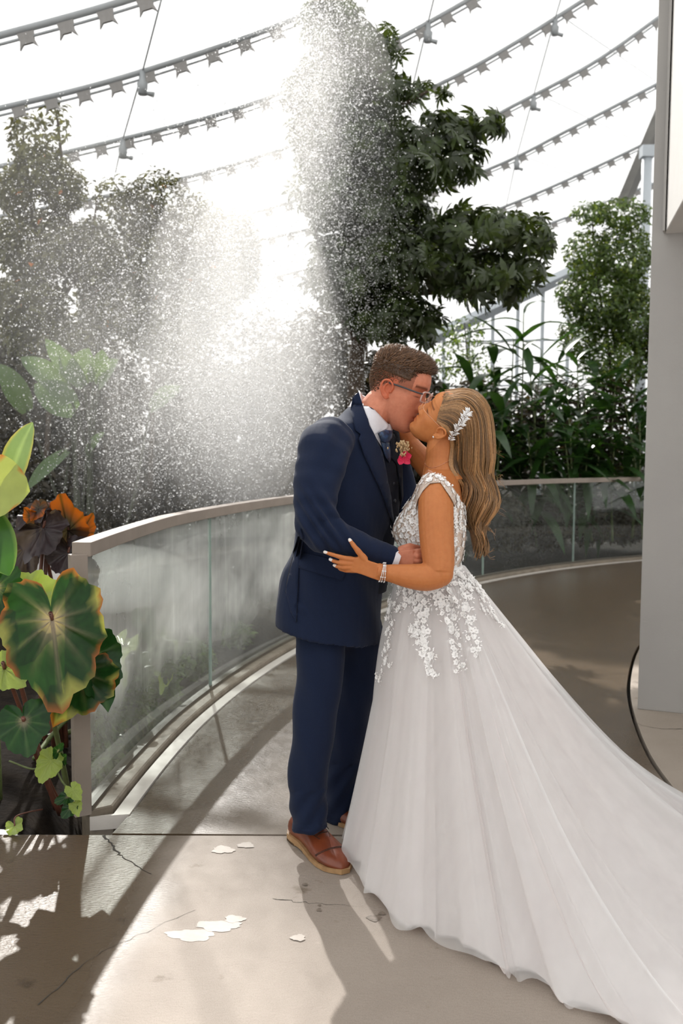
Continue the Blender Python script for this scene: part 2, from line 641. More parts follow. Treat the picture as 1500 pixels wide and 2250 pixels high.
M_GLASS = glass_mat('wet_glass', 0.5)
M_GLASS_MIST = glass_mat('misted_glass', 1.9)
M_GEDGE = simple('glass_edge_green', (0.36, 0.45, 0.40), (0.30, 0.39, 0.345), 10, 0.2)
rail_e = tag(empty('glass_railing', rail_at(0.0)), 'curved glass railing with taupe handrail and end post, path side wet and misted', 'railing')
po = rail_at(-0.03, -0.03)
Rz = np.array(Matrix.Rotation(math.radians(30), 3, 'Z'))
bevel(MB().box(po + (0, 0, 0.53), (0.066, 0.045, 1.03), Rz).build('post', M_TAUPE, rail_e, False), 0.003)
ho = rail_sweep(rect(-0.055, 0.02, 1.035, 1.09), -0.09, RAIL_LEN, 150).build('handrail', M_TAUPE, rail_e, False)
bevel(ho, 0.003)
rail_sweep(rect(-0.03, 0.012, 0.03, 0.052), -0.02, RAIL_LEN, 120).build('base_channel', M_SEAL, rail_e, False)
PANE = 1.925
npane = int(RAIL_LEN / PANE)
for i in range(npane + 1):
    s0, s1 = i * PANE + 0.008, min((i + 1) * PANE - 0.008, RAIL_LEN)
    if s1 - s0 < 0.2:
        continue
    mbx = MB()
    k = 16
    ss = np.linspace(s0, s1, k)
    mbx.rings([[rail_at(s, -0.012, 0.045), rail_at(s, -0.012, 1.045)] for s in ss], caps=False, closed=False)
    pane = mbx.build('pane', M_GLASS_MIST if i < 3 else M_GLASS, rail_e)
    for e, s in ((0, s0), (1, s1)):
        rail_sweep(rect(-0.018, -0.006, 0.045, 1.04), s - 0.003, s + 0.003, 2).build('pane_edge', M_GEDGE, pane, False)

# ---- grey wall on the right, with the boxed-out bay above it
M_WALL = simple('wall_grey_paint', (0.365, 0.350, 0.328), (0.345, 0.33, 0.31), 3, 0.45, bump_s=0.06, bump_scale=180)
M_BAY_LIT = simple('bay_lit_white', (0.74, 0.72, 0.69), (0.70, 0.68, 0.65), 4, 0.5, bump_s=0.06, bump_scale=180)  # the bay's sky-lit brightness is put into its colour
w0, w1 = G(1400, 1558), G(1500, 1568)
wd = nrm(np.r_[(w1 - w0)[:2], 0])
wn = np.array([wd[1], -wd[0], 0])            # towards the camera
Rw = np.column_stack([wd, -wn, [0, 0, 1]])
wall = tag(bevel(MB().box(w0 + wd * 2.0 - wn * 0.04 + (0, 0, 3.05), (4.0, 0.08, 6.1), Rw).build('wall_right', M_WALL, None, False), 0.004),
           'smooth grey painted wall at the right of the path', 'wall', kind='structure')
MB().box(w0 + wd * 2.02 - wn * 0.05 + (0, 0, -0.02), (3.95, 0.05, 0.09), Rw).build('base_gap', M_JOINT, wall, False)
zb = P(1467, 516, w0[1])[2]
b0 = w0 + wd * 0.065
bd = nrm([-0.21, -0.98, 0])                  # the bay comes forward from the wall
bA = np.array([b0[0], b0[1], 0])
foot = [bA, bA + bd * 1.9, bA + bd * 1.9 + wd * 3.2, bA + wd * 3.2]
bay = MB().rings([[p + (0, 0, z_) for p in foot] for z_ in (zb, zb + 3.2)]).build('bay', M_BAY_LIT, wall, False)
bevel(bay, 0.006)
MB().box(bA + bd * 0.05 - wd * 0.006 + (0, 0, zb + 1.6), (0.012, 0.09, 3.2), Rw).build('corner_strip', M_WALL, wall, False)

# ---- roof: curved ribs with bracket plates, bracing cables, clear film
M_STEEL = simple('rib_steel', (0.34, 0.36, 0.37), (0.29, 0.305, 0.31), 3, 0.4)
M_BRKT = simple('bracket_steel', (0.27, 0.26, 0.245), (0.23, 0.22, 0.21), 3, 0.5)
RIBS = [
    (9.0, [(-420, 170), (-150, 118), (0, 78), (150, 38), (280, 0), (430, -50), (700, -150)], 'topmost at the upper left corner'),
    (11.0, [(-420, 325), (-150, 273), (0, 238), (200, 190), (400, 130), (600, 60), (760, -10), (1000, -130)], 'second from the top at the left edge'),
    (13.0, [(-350, 430), (0, 365), (250, 310), (500, 245), (700, 170), (870, 87), (1020, 5), (1200, -100)], 'third from the top at the left edge'),
    (15.0, [(-250, 520), (110, 455), (280, 420), (500, 365), (750, 280), (985, 175), (1130, 95), (1290, -5), (1500, -140)], 'meeting the top edge above the tree'),
    (17.2, [(300, 535), (600, 455), (800, 385), (980, 310), (1113, 240), (1300, 140), (1455, 32), (1600, -75)], 'reaching the grey wall highest up'),
    (19.5, [(500, 545), (800, 470), (1077, 370), (1250, 285), (1448, 182), (1600, 100)], 'second highest at the grey wall'),
    (22.0, [(600, 610), (900, 530), (1113, 452), (1280, 380), (1423, 312), (1560, 240)], 'ending above the pale column'),
    (25.0, [(900, 600), (1050, 550), (1230, 483), (1360, 433), (1480, 385)], 'lowest, low behind the right shrub'),
]
bk = MB()      # one bracket plate: a flat plate with two hooked corners
bk.add([(-.5, -.12, 0), (.5, -.12, 0), (.42, -.12, -.55), (.55, -.12, -1.05), (.28, -.12, -.75), (-.28, -.12, -.75), (-.55, -.12, -1.05), (-.42, -.12, -.55),
        (-.5, .12, 0), (.5, .12, 0), (.42, .12, -.55), (.55, .12, -1.05), (.28, .12, -.75), (-.28, .12, -.75), (-.55, .12, -1.05), (-.42, .12, -.55)],
       [(0, 1, 2, 7), (2, 3, 4), (7, 2, 4, 5), (5, 6, 7), (8, 15, 10, 9), (10, 12, 11), (15, 13, 12, 10), (13, 15, 14),
        (0, 8, 9, 1), (1, 9, 10, 2), (2, 10, 11, 3), (3, 11, 12, 4), (4, 12, 13, 5), (5, 13, 14, 6), (6, 14, 15, 7), (7, 15, 8, 0)])
bk_me = bk.mesh('bracket', False)
bk_me.materials.append(M_BRKT)
rib_lines = []
for Y, px, where in RIBS:
    pts = catmull([P(x, y, Y) for x, y in px], 80)
    rib_lines.append(pts)
    e = tag(empty('roof_rib', pts[0]), 'curved steel roof rib with hanging bracket plates, ' + where, 'roof rib', 'curved ribs of the glasshouse roof')
    r = 0.032
    MB().tube(pts, r, 8).build('pipe', M_STEEL, e)
    MB().tube(pts - (0, 0, 0.075), r * 0.42, 6).build('lower_rod', M_STEEL, e)
    d = np.r_[0, np.cumsum(np.linalg.norm(np.diff(pts, axis=0), axis=1))]
    for s in np.arange(0.15, d[-1], 0.36):
        c = np.array([np.interp(s, d, pts[:, k]) for k in range(3)])
        c2 = np.array([np.interp(s + 0.05, d, pts[:, k]) for k in range(3)])
        u, v = project(c)
        if -30 < u < 1480 and -40 < v < 640:
            obj('bracket', bk_me, None, e, frame(c2 - c, (0, 0, 1), c - (0, 0, 0.03), (0.15, 0.12, 0.135)))


def film_mat():
    mt, nt, b, out = new_mat('clear_roof_film')
    nt.nodes.remove(b)
    tr = N(nt, 'ShaderNodeBsdfTransparent')
    tr.inputs[0].default_value = (0.985, 0.985, 0.985, 1)
    df = N(nt, 'ShaderNodeBsdfTranslucent')
    df.inputs[0].default_value = (0.8, 0.8, 0.8, 1)
    ms = N(nt, 'ShaderNodeMixShader')
    ms.inputs[0].default_value = 0.05
    nt.links.new(tr.outputs[0], ms.inputs[1])
    nt.links.new(df.outputs[0], ms.inputs[2])
    nt.links.new(ms.outputs[0], out.inputs[0])
    return mt


M_FILM = film_mat()
ceil_e = tag(empty('ceiling', (0, 15, 6)), 'pale translucent roof film stretched between the curved ribs', 'roof', kind='structure')
for a, b in zip(rib_lines[:-1], rib_lines[1:]):
    x0, x1 = max(a[0, 0], b[0, 0]), min(a[-1, 0], b[-1, 0])
    xs = np.linspace(x0, x1, 24)
    ra = np.c_[xs, np.interp(xs, a[:, 0], a[:, 1]), np.interp(xs, a[:, 0], a[:, 2])]
    rb = np.c_[xs, np.interp(xs, b[:, 0], b[:, 1]), np.interp(xs, b[:, 0], b[:, 2])]
    MB().rings([ra * (1 - t) + rb * t + np.array([0, 0, 0.04 + 0.25 * math.sin(math.pi * t)]) for t in np.linspace(0, 1, 7)], caps=False, closed=False).build('film_panel', M_FILM, ceil_e)


def at_rib(i, px):
    pts = rib_lines[i]
    uv = np.array([project(p) for p in pts])
    return np.array([np.interp(px, uv[:, 0], pts[:, k]) for k in range(3)])


def cable(nodes, label, r=0.009, knots=True):
    e = tag(empty('bracing_cable', nodes[0]), label, 'cable', 'bracing cables under the roof')
    for a, b in zip(nodes[:-1], nodes[1:]):
        MB().tube([a, b], r, 5).build('wire', M_STEEL, e)
    if knots:
        for c in nodes[1:-1]:
            kb = MB()
            kb.tube([c + (0, 0, 0.02), c - (0, 0, 0.10), c - (0, 0, 0.12), c - (0, 0, 0.24)], [0.035, 0.04, 0.06, 0.05], 7)
            kb.tube([c - (0.02, 0, 0.2), c + (0.12, 0, -0.24)], [0.02, 0.03], 6)
            kb.build('turnbuckle', M_STEEL, e)


cable([P(1240, -30, 13.6), at_rib(3, 1219), at_rib(4, 1172), at_rib(5, 1135), at_rib(6, 1112)], 'jointed bracing cable dropping from the top edge right of the tall tree')
cable([P(962, -40, 12.0), at_rib(2, 940), P(905, 195, 15.0)], 'bracing cable just right of the tall tree top')
cable([P(362, -30, 9.9), at_rib(1, 313), at_rib(2, 270), P(250, 395, 15.0)], 'bracing cable hanging left of the water spray')
cable([at_rib(3, 1230), P(1445, 182, 19.3)], 'thin slanting wire, upper one beside the grey wall', 0.005, False)
cable([at_rib(4, 1180), P(1412, 317, 21.8)], 'thin slanting wire, middle one beside the grey wall', 0.005, False)
cable([at_rib(5, 1143), P(1370, 425, 24.0)], 'thin slanting wire, lowest one above the right shrub', 0.005, False)

# ---- far end of the glasshouse: pale column, raking beam, glazed wall
M_PALE = simple('pale_blue_steel', (0.50, 0.54, 0.57), (0.45, 0.49, 0.52), 3, 0.45)
M_RAKE = simple('raking_beam_grey', (0.16, 0.155, 0.14), (0.12, 0.115, 0.105), 3, 0.6)
c0, c1 = P(1421, 345, 21.0), P(1418, 460, 21.0)
ce = tag(empty('steel_column', (c0[0], 21.0, -0.3)), 'pale blue round steel column with square cap behind the right shrub', 'column')
MB().tube([(c0[0], 21.0, -0.3), (c0[0], 21.0, c0[2])], m(11, 21), 14).build('shaft', M_PALE, ce)
MB().box(c0 + (0, 0, 0.1), (m(27, 21), m(27, 21), m(24, 21))).build('cap', M_PALE, ce, False)
ra, rb = P(1366, 455, 21.4), P(1460, 230, 21.4)
tag(MB().tube([ra, rb], m(15, 21.4), 4).build('raking_beam', M_RAKE, None, False), 'dark raking roof beam leaning past the pale column', 'beam')
gw = tag(empty('wall_back', P(1150, 900, 23.0)), 'far glazed end wall with pale blue mullions', 'glazed wall', kind='structure')
for x in (975, 1030, 1083, 1138, 1193, 1250):
    top = P(x, 720 - (x - 975) * 0.42, 23.0)
    MB().box(((top[0]), 23.0, top[2] / 2), (0.07, 0.09, top[2])).build('mullion', M_PALE, gw, False)
for y0 in (752, 850):
    a, b = P(960, y0, 23.0), P(1265, y0 - 6, 23.0)
    MB().tube([a, b], 0.022, 4).build('transom', M_PALE, gw, False)
a, b = P(930, 752, 22.9), P(1290, 582, 22.9)
MB().tube([a, b], m(14, 23), 4, up=(0, 0, 1)).build('eaves_beam', M_PALE, gw, False)
# ================================================================== people
def remesh(mbx, name, voxel, smooth_it=4, mat=None, parent=None, fac=0.5):
    """joins overlapping volumes into one continuous skin"""
    tmp = mbx.build(name + '_tmp', None)
    r = tmp.modifiers.new('r', 'REMESH')
    r.mode = 'VOXEL'
    r.voxel_size = voxel
    if smooth_it:
        sm = tmp.modifiers.new('s', 'SMOOTH')
        sm.factor = fac
        sm.iterations = smooth_it
    dg = bpy.context.evaluated_depsgraph_get()
    me = bpy.data.meshes.new_from_object(tmp.evaluated_get(dg))
    me.name = name
    old = tmp.data
    bpy.data.objects.remove(tmp)
    bpy.data.meshes.remove(old)
    me.polygons.foreach_set('use_smooth', [True] * len(me.polygons))
    return obj(name, me, mat, parent)


def verts_of(me):
    a = np.empty(len(me.vertices) * 3, np.float32)
    me.vertices.foreach_get('co', a)
    return a.reshape(-1, 3).astype(float)


def set_tint(me, cols):
    at = me.color_attributes.get('tint') or me.color_attributes.new('tint', 'FLOAT_COLOR', 'POINT')
    c = np.hstack([cols, np.ones((len(cols), 1))]).astype(np.float32)
    at.data.foreach_set('color', c.ravel())


def bvh_of(*obs):
    vs_, fs_, k = [], [], 0
    for o in obs:
        v = verts_of(o.data)
        vs_ += [tuple(p) for p in v]
        fs_ += [tuple(i + k for i in p.vertices) for p in o.data.polygons]
        k += len(v)
    return BVHTree.FromPolygons(vs_, fs_)


def hit(bvh, px, py):
    d = Vector(ray(px, py)).normalized()
    loc, n, i, dist = bvh.ray_cast(Vector(CAM_P), d)
    if loc is None:
        return None, None
    n = np.array(n)
    if n @ np.array(d) > 0:
        n = -n
    return np.array(loc), n


def gauss(x, s):
    return np.exp(-(x / s) ** 2)


# ---------------------------------------------------------------- a head, in its own frame (x forward, y left, z up; 0 between the ears)
HEAD_Z = np.array([-.122, -.112, -.100, -.085, -.070, -.055, -.040, -.020, .000, .020, .040, .060, .080, .100, .113, .122, .1265])
HEAD_W = np.array([.018, .034, .046, .055, .061, .065, .068, .071, .073, .0745, .0755, .0755, .072, .061, .048, .030, .010])
HEAD_F = np.array([.074, .088, .093, .0915, .0895, .0905, .0905, .0915, .0930, .0930, .0985, .0985, .0930, .0780, .0590, .036, .006])
HEAD_B = np.array([.030, .010, -.008, -.024, -.042, -.060, -.072, -.084, -.092, -.098, -.101, -.101, -.097, -.086, -.072, -.050, -.022])


def head_point(z, a, fem=False):
    """surface point at height z and angle a (0 = face, pi = back of the head)"""
    w = np.interp(z, HEAD_Z, HEAD_W)
    f = np.interp(z, HEAD_Z, HEAD_F)
    b = np.interp(z, HEAD_Z, HEAD_B)
    if fem:
        w = w * (0.96 if z > -0.03 else 0.96 - 0.9 * (-0.03 - z))
        f = f - (0.004 if 0.03 < z < 0.06 else 0) - (0.003 if z < -0.09 else 0)
    xc = b + (f - b) * 0.47
    ca, sa = math.cos(a), math.sin(a)
    e = 0.86 if ca > 0 else 1.0
    x = xc + (f - xc if ca > 0 else xc - b) * math.copysign(abs(ca) ** e, ca)
    y = w * math.copysign(abs(sa) ** 0.92, sa)
    ay = abs(y)
    if ca > -0.2:
        fr = max(0.0, ca) ** 0.5
        nose_h = (0.0285 if not fem else 0.026) * np.interp(z, [-.045, -.038, -.028, -.018, .0, .022, .036], [0, .42, .92, 1.0, .62, .16, 0])
        sy = np.interp(z, [-.04, -.025, -.01, .025], [.014, .0135, .010, .008])
        x += fr * nose_h * gauss(y, sy)
        x += fr * 0.006 * gauss(ay - .0155, .007) * gauss(z + .031, .008)              # nostril wings
        x -= fr * 0.015 * gauss(ay - .034, .017) * gauss(z - .018, .014)               # eye sockets
        x += fr * 0.0085 * gauss(ay - .034, .0125) * gauss(z - .014, .0085)            # closed lids
        x += fr * (0.0045 if not fem else 0.0025) * gauss(ay - .028, .022) * gauss(z - .040, .008)   # brow
        lw = gauss(y, .023)
        x += fr * 0.0075 * lw * gauss(z + .0555, .0052)                                # upper lip
        x += fr * 0.0080 * lw * gauss(z + .0690, .0058)                                # lower lip
        x -= fr * 0.0030 * lw * gauss(z + .0622, .0022)
        x -= fr * 0.0035 * gauss(y, .02) * gauss(z + .080, .006)
        x += fr * 0.0050 * gauss(y, .020) * gauss(z + .101, .011)                      # chin
        y += math.copysign(0.004 * gauss(z + .012, .022) * gauss(x - .060, .03), y) if ay > .01 else 0   # cheekbone
    return np.array([x, y, z])


def head_rings(fem=False, n=72):
    zz = np.concatenate([np.linspace(-.122, -.09, 9)[:-1], np.linspace(-.09, .05, 64), np.linspace(.05, .1265, 22)[1:]])
    return [np.array([head_point(z, 2 * math.pi * j / n, fem) for j in range(n)]) for z in zz]


def ear_mb(mbx, T, side, s=1.0):
    """outer ear: rim, inner ridge, bowl and lobe"""
    def q(x, z, y):
        return T(np.array([[x * s - .010, side * (.072 + y * s), z * s - .002]]))[0]
    rim = [q(.012, -.002, .004), (q(.016, .012, .008)), q(.010, .026, .013), q(-.004, .032, .017), q(-.017, .026, .019), q(-.021, .010, .019),
           q(-.016, -.008, .016), q(-.006, -.022, .011), q(.006, -.028, .007), q(.012, -.020, .004)]
    mbx.tube(catmull(rim, 34), .0042 * s, 8)
    anti = [q(-.004, .020, .012), q(-.011, .010, .013), q(-.009, -.006, .012), q(.002, -.014, .009)]
    mbx.tube(catmull(anti, 14), .0038 * s, 7)
    mbx.tube([q(.008, -.018, .006), q(-.002, -.022, .008)], .0065 * s, 8)
    pl = [q(x, z, y) for x, z, y in ((.012, .016, .002), (-.002, .026, .009), (-.014, .018, .011), (-.014, -.002, .009), (-.004, -.018, .006), (.008, -.022, .003), (.014, -.004, .001))]
    pl2 = [q(x, z, y) for x, z, y in ((.012, .014, -.008), (-.002, .022, -.006), (-.010, .014, -.006), (-.010, -.002, -.006), (-.004, -.014, -.008), (.006, -.018, -.010), (.012, -.004, -.010))]
    mbx.rings([pl, pl2])
    mbx.tube([q(.013, -.006, .004), q(.011, .002, .007)], .0042 * s, 6)


def hand_chain(mbx, pts, r0, r1, n=9):
    p = catmull(pts, 5 * len(pts))
    k = len(p)
    rr = np.linspace(r0, r1, k) * (1 + 0.05 * np.sin(np.linspace(0, math.pi * 2 * (len(pts) - 1), k)))
    mbx.tube(p, rr, n)
    mbx.ellipsoid(p[-1], (r1,) * 3, 9, 6)
    mbx.ellipsoid(p[0], (r0,) * 3, 9, 6)


def pose(fwd, up, center, s):
    x = nrm(fwd)
    z = nrm(np.asarray(up) - x * (np.asarray(up) @ x))
    y = np.cross(z, x)
    R = np.column_stack([x, y, z]) * s
    center = np.asarray(center, float)
    return (lambda v: np.asarray(v) @ R.T + center), (lambda w: (np.asarray(w) - center) @ R / s ** 2), R / s


def ring_xy(c, a, b, yaw, n=36, tilt=(0, 0), e=1.0):
    """horizontal oval ring: a along the shoulder line, b front to back; yaw = heading of the front"""
    t = np.linspace(0, 2 * math.pi, n, endpoint=False)
    f = np.array([math.cos(yaw), math.sin(yaw)])
    l = np.array([-f[1], f[0]])
    ct, st = np.cos(t), np.sin(t)
    ct, st = np.sign(ct) * abs(ct) ** e, np.sign(st) * abs(st) ** e
    xy = b * ct[:, None] * f + a * st[:, None] * l
    return np.c_[c[0] + xy[:, 0], c[1] + xy[:, 1], c[2] + xy[:, 0] * tilt[0] + xy[:, 1] * tilt[1]]


# ---------------------------------------------------------------- materials
M_SKIN_G = simple('skin_groom', (0.52, 0.200, 0.118), (0.46, 0.165, 0.095), 60, 0.5, spec=0.28, tint=True, sss=0.12, bump_s=0.04, bump_scale=700)
M_SKIN_B = simple('skin_bride', (0.50, 0.180, 0.058), (0.455, 0.155, 0.048), 60, 0.48, spec=0.28, tint=True, sss=0.12, bump_s=0.03, bump_scale=700)
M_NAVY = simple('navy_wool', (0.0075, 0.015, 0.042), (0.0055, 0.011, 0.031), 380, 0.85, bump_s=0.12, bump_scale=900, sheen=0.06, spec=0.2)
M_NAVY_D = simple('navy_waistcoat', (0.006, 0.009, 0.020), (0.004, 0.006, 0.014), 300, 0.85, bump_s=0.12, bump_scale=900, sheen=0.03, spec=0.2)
M_SHIRT = simple('white_shirt', (0.80, 0.79, 0.82), (0.76, 0.75, 0.79), 90, 0.7, bump_s=0.05, bump_scale=500, transl=0.15)
M_TIE = simple('paisley_tie', (0.022, 0.065, 0.16), (0.006, 0.009, 0.018), 75, 0.4)
M_HAIR_G = simple('hair_groom', (0.16, 0.082, 0.040), (0.085, 0.042, 0.02), 200, 0.42, tint=True)
M_BUTTON = simple('button_dark', (0.02, 0.025, 0.04), rough=0.35)

# ================================================================== the groom
GY = 3.60
g_yaw = math.radians(-30)                     # heading of his chest: to the right and towards the camera
fwd = np.array([math.cos(math.radians(-20)), math.sin(math.radians(-20)), 0])
g_pitch = math.radians(-21)
hf = fwd * math.cos(g_pitch) + np.array([0, 0, math.sin(g_pitch)])
hu = -fwd * math.sin(g_pitch) + np.array([0, 0, math.cos(g_pitch)])
G_S = 1.07
ear_w = P(851, 855, 3.50)
_T, _, RG_ = pose(hf, hu, (0, 0, 0), G_S)
gc = ear_w - _T([(-.010, -.078, 0)])[0]
TG, TG_inv, RG = pose(hf, hu, gc, G_S)

gb = MB()
gb.rings([TG(r) for r in head_rings()])
ear_mb(gb, TG, -1, 1.0)
ear_mb(gb, TG, 1, 1.0)
neck_top = TG([(-.020, 0, -.03)])[0]
neck_mid = P(824, 905, 3.57)
neck_bot = P(800, 965, 3.60)
gb.tube(catmull([neck_top, neck_mid, neck_bot], 10), [m(40, 3.5), m(39, 3.5), m(38, 3.5), m(38, 3.5), m(38, 3.5), m(38, 3.5), m(39, 3.5), m(40, 3.5), m(44, 3.5), m(46, 3.5)], 22)
# core of the body inside the clothes
g_core = [P(790, 985, GY), P(772, 1080, GY), P(750, 1200, GY), P(728, 1330, GY)]
gb.tube(catmull([neck_bot] + g_core, 14), .075, 14)
for pts in ([P(785, 960, GY), P(715, 985, 3.37), P(697, 1080, 3.30), P(705, 1165, 3.26), P(795, 1200, 3.26), P(868, 1228, 3.275), P(884, 1227, 3.275)],
            [P(795, 960, GY), P(842, 985, 3.80), P(872, 1080, 3.84), P(890, 1160, 3.84), P(930, 1180, 3.76), P(960, 1195, 3.70)]):
    gb.tube(catmull(pts, 34), np.linspace(.044, .030, 34), 12)
gb.tube(catmull([P(728, 1330, GY), P(705, 1420, 3.52), P(692, 1590, 3.49), P(676, 1760, 3.50), G(646, 1836) * .76 + G(757, 1920) * .24 + (0, 0, .08)], 20), np.linspace(.042, .027, 20), 12)
gb.tube(catmull([P(735, 1330, GY), P(785, 1420, 3.68), P(770, 1590, 3.75), P(748, 1740, 3.80), G(700, 1776) * .76 + G(790, 1824) * .24 + (0, 0, .08)], 20), np.linspace(.042, .027, 20), 12)
# right hand on the bride's waist
hw = P(868, 1229, 3.27)
kn = [P(912, 1213, 3.245), P(916, 1222, 3.232), P(917, 1232, 3.234), P(913, 1241, 3.245)]
gb.rings([np.array([P(866, 1216, 3.28), P(866, 1216, 3.25), P(868, 1240, 3.25), P(868, 1240, 3.29)]),
          np.array([P(885, 1207, 3.285), P(885, 1209, 3.238), P(887, 1243, 3.238), P(887, 1243, 3.285)]),
          np.array([P(905, 1205, 3.285), P(906, 1208, 3.230), P(907, 1245, 3.232), P(905, 1246, 3.285)]),
          np.array([P(918, 1207, 3.285), P(918, 1210, 3.242), P(918, 1243, 3.242), P(918, 1244, 3.285)])])
for k_, (dx, dy) in zip(kn, [(14, -3), (16, 0), (15, 2), (12, 3)]):
    u, v = project(k_)
    hand_chain(gb, [k_, P(u + dx, v + dy, 3.255), P(u + dx + 13, v + dy + 2, 3.30), P(u + dx + 14, v + dy + 4, 3.345)], .0105, .0085)
hand_chain(gb, [P(880, 1208, 3.262), P(897, 1201, 3.262), P(914, 1203, 3.275), P(926, 1207, 3.30)], .0125, .009)
groom = remesh(gb, 'person', 0.0026, 3, M_SKIN_G)
tag(groom, 'man in navy suit and brown shoes bending to kiss the bride', 'person')

v = verts_of(groom.data)
L = TG_inv(v)
col = np.ones((len(v), 3))


def mixc(col, w, c):
    w = np.clip(w, 0, 1)[:, None]
    return col * (1 - w) + w * np.asarray(c)


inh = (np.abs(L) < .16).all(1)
col = mixc(col, inh * 1.0, (1.20, 1.22, 1.24))  # head lightened in the tint to offset the shade between the faces
lip = inh * gauss(L[:, 2] + .062, .0105) * gauss(L[:, 1], .024) * (L[:, 0] > .075)
col = mixc(col, lip * .8, (.74, .46, .44))
beard = inh * (L[:, 2] < -.03) * (L[:, 0] > .0) * np.clip((-.03 - L[:, 2]) / .03, 0, 1) * (L[:, 2] > -.125)
col = mixc(col, beard * .35, (.80, .72, .70))
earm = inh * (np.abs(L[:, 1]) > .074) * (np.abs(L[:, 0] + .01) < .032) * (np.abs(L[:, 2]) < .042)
col = mixc(col, earm * .75, (1.08, .66, .50))  # red glow of light through the ears, painted into the skin
brow = inh * (L[:, 0] > .055) * gauss(L[:, 2] - (.043 - .08 * np.abs(np.abs(L[:, 1]) - .03)), .0055) * ((np.abs(L[:, 1]) > .012) & (np.abs(L[:, 1]) < .056))
col = mixc(col, brow * 1.0, (.28, .20, .15))
lash = inh * (L[:, 0] > .05) * gauss(L[:, 2] - .0085, .0022) * gauss(np.abs(L[:, 1]) - .034, .013)
col = mixc(col, lash * .9, (.22, .13, .1))
# clipped sides of the hair shading into the scalp
stub = inh * (L[:, 2] > .0) * (L[:, 0] < .062) * np.clip((L[:, 2] - .004 + .35 * np.clip(-L[:, 0] - .02, 0, 1)) / .03, 0, 1) * (1 - earm)
col = mixc(col, stub * .62, (.34, .26, .22))
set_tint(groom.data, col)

# hair: short crop, longer on top
hb = MB()
hair_tips = []
n_h = 0
while n_h < 5200:
    z = RNG.uniform(-.035, .1262)
    a = RNG.uniform(-math.pi, math.pi)
    p = head_point(z, a)
    x = p[0]
    line = np.interp(x, [-.105, -.07, -.03, .0, .03, .05, .062, .075], [-.045, -.035, -.004, .030, .036, .052, .080, .088])
    if x > .085 and z < .088:
        continue
    if z < line:
        continue
    h = np.clip((z - line) / .05, 0, 1)
    if RNG.random() > .55 + .45 * h:
        continue
    p1 = head_point(z, a + .02)
    p2 = head_point(min(z + .003, .1262), a)
    nn = nrm(np.cross(p1 - p, p2 - p))
    if nn @ (p - np.array([0, 0, .02])) < 0:
        nn = -nn
    top = np.clip((z - .062) / .035, 0, 1)
    ln = .004 + .007 * h + .021 * top * (0.9 + .5 * np.clip(x / .08, 0, 1))
    dirn = nrm(nn * (0.55 + .25 * top) + np.array([.55 * top + .15 - .35 * (x < -.04), 0, .55 * top - .35 * (1 - top)]) + RNG.normal(0, .16, 3))
    tip = p + dirn * ln
    midp = p + nrm(nn + dirn * .6) * ln * .5
    w = .0011 + .0007 * top
    sd = nrm(np.cross(dirn, nn) + 1e-4)
    sd2 = nrm(np.cross(dirn, sd))
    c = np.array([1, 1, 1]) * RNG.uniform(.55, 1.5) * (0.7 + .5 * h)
    base = p - nn * .001
    vv = [base + sd * w, base - sd * .5 * w + sd2 * .87 * w, base - sd * .5 * w - sd2 * .87 * w,
          midp + sd * w, midp - sd * .5 * w + sd2 * .87 * w, midp - sd * .5 * w - sd2 * .87 * w, tip]
    hb.add(TG(np.array(vv)), [(0, 1, 4, 3), (1, 2, 5, 4), (2, 0, 3, 5), (3, 4, 6), (4, 5, 6), (5, 3, 6)], c)
    n_h += 1
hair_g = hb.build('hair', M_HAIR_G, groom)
# scalp under the longer top hair
cap = MB()
rings_c = []
for z in np.linspace(.050, .1262, 14):
    rr = []
    for j in range(40):
        p = head_point(z, 2 * math.pi * j / 40)
        if p[0] > .052:
            zz = max(z, .088)
            p = head_point(zz, 2 * math.pi * j / 40)
        d = nrm(p - np.array([-.01, 0, .02]))
        rr.append(p + d * (.004 + .012 * np.clip((z - .06) / .05, 0, 1)))
    rings_c.append(TG(np.array(rr)))
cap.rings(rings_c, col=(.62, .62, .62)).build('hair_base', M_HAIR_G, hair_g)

# ---------------------------------------------------------------- jacket
jb = MB()
J = [  # px, py, a, b
    (815, 893, .080, .068), (806, 915, .135, .088), (790, 942, .195, .112), (780, 985, .222, .132), (774, 1050, .222, .142),
    (764, 1120, .214, .146), (748, 1195, .208, .150), (733, 1260, .216, .160), (726, 1320, .226, .168), (724, 1392, .232, .172)]
jr = []
Jc = catmull(np.array(J, float), 40)
for u, vpx, a, b in Jc:
    k = np.clip((vpx - 1150) / 240, 0, 1)
    jr.append(ring_xy(P(u, vpx, GY), a, b, g_yaw, 40, tilt=(-.22 * k, 0.0), e=.93))
# hem turned up inside so that the jacket has a free lower edge
hem = [np.array(jr[-1])]
for k, (sc, dz) in enumerate(((.965, .004), (.95, .05), (.93, .12))):
    c = jr[-1].mean(0)
    r_ = (jr[-1] - c) * np.array([sc, sc, 1]) + c
    r_[:, 2] += dz
    hem.append(r_)
jb.rings(jr + hem[1:])
sl = catmull(np.array([[*P(728, 962, 3.44), .080], [*P(712, 990, 3.36), .090], [*P(699, 1050, 3.31), .080], [*P(693, 1115, 3.275), .0745], [*P(702, 1163, 3.25), .068],
                       [*P(742, 1183, 3.245), .058], [*P(795, 1201, 3.25), .047], [*P(840, 1216, 3.265), .040], [*P(869, 1228, 3.27), .036]]), 60)
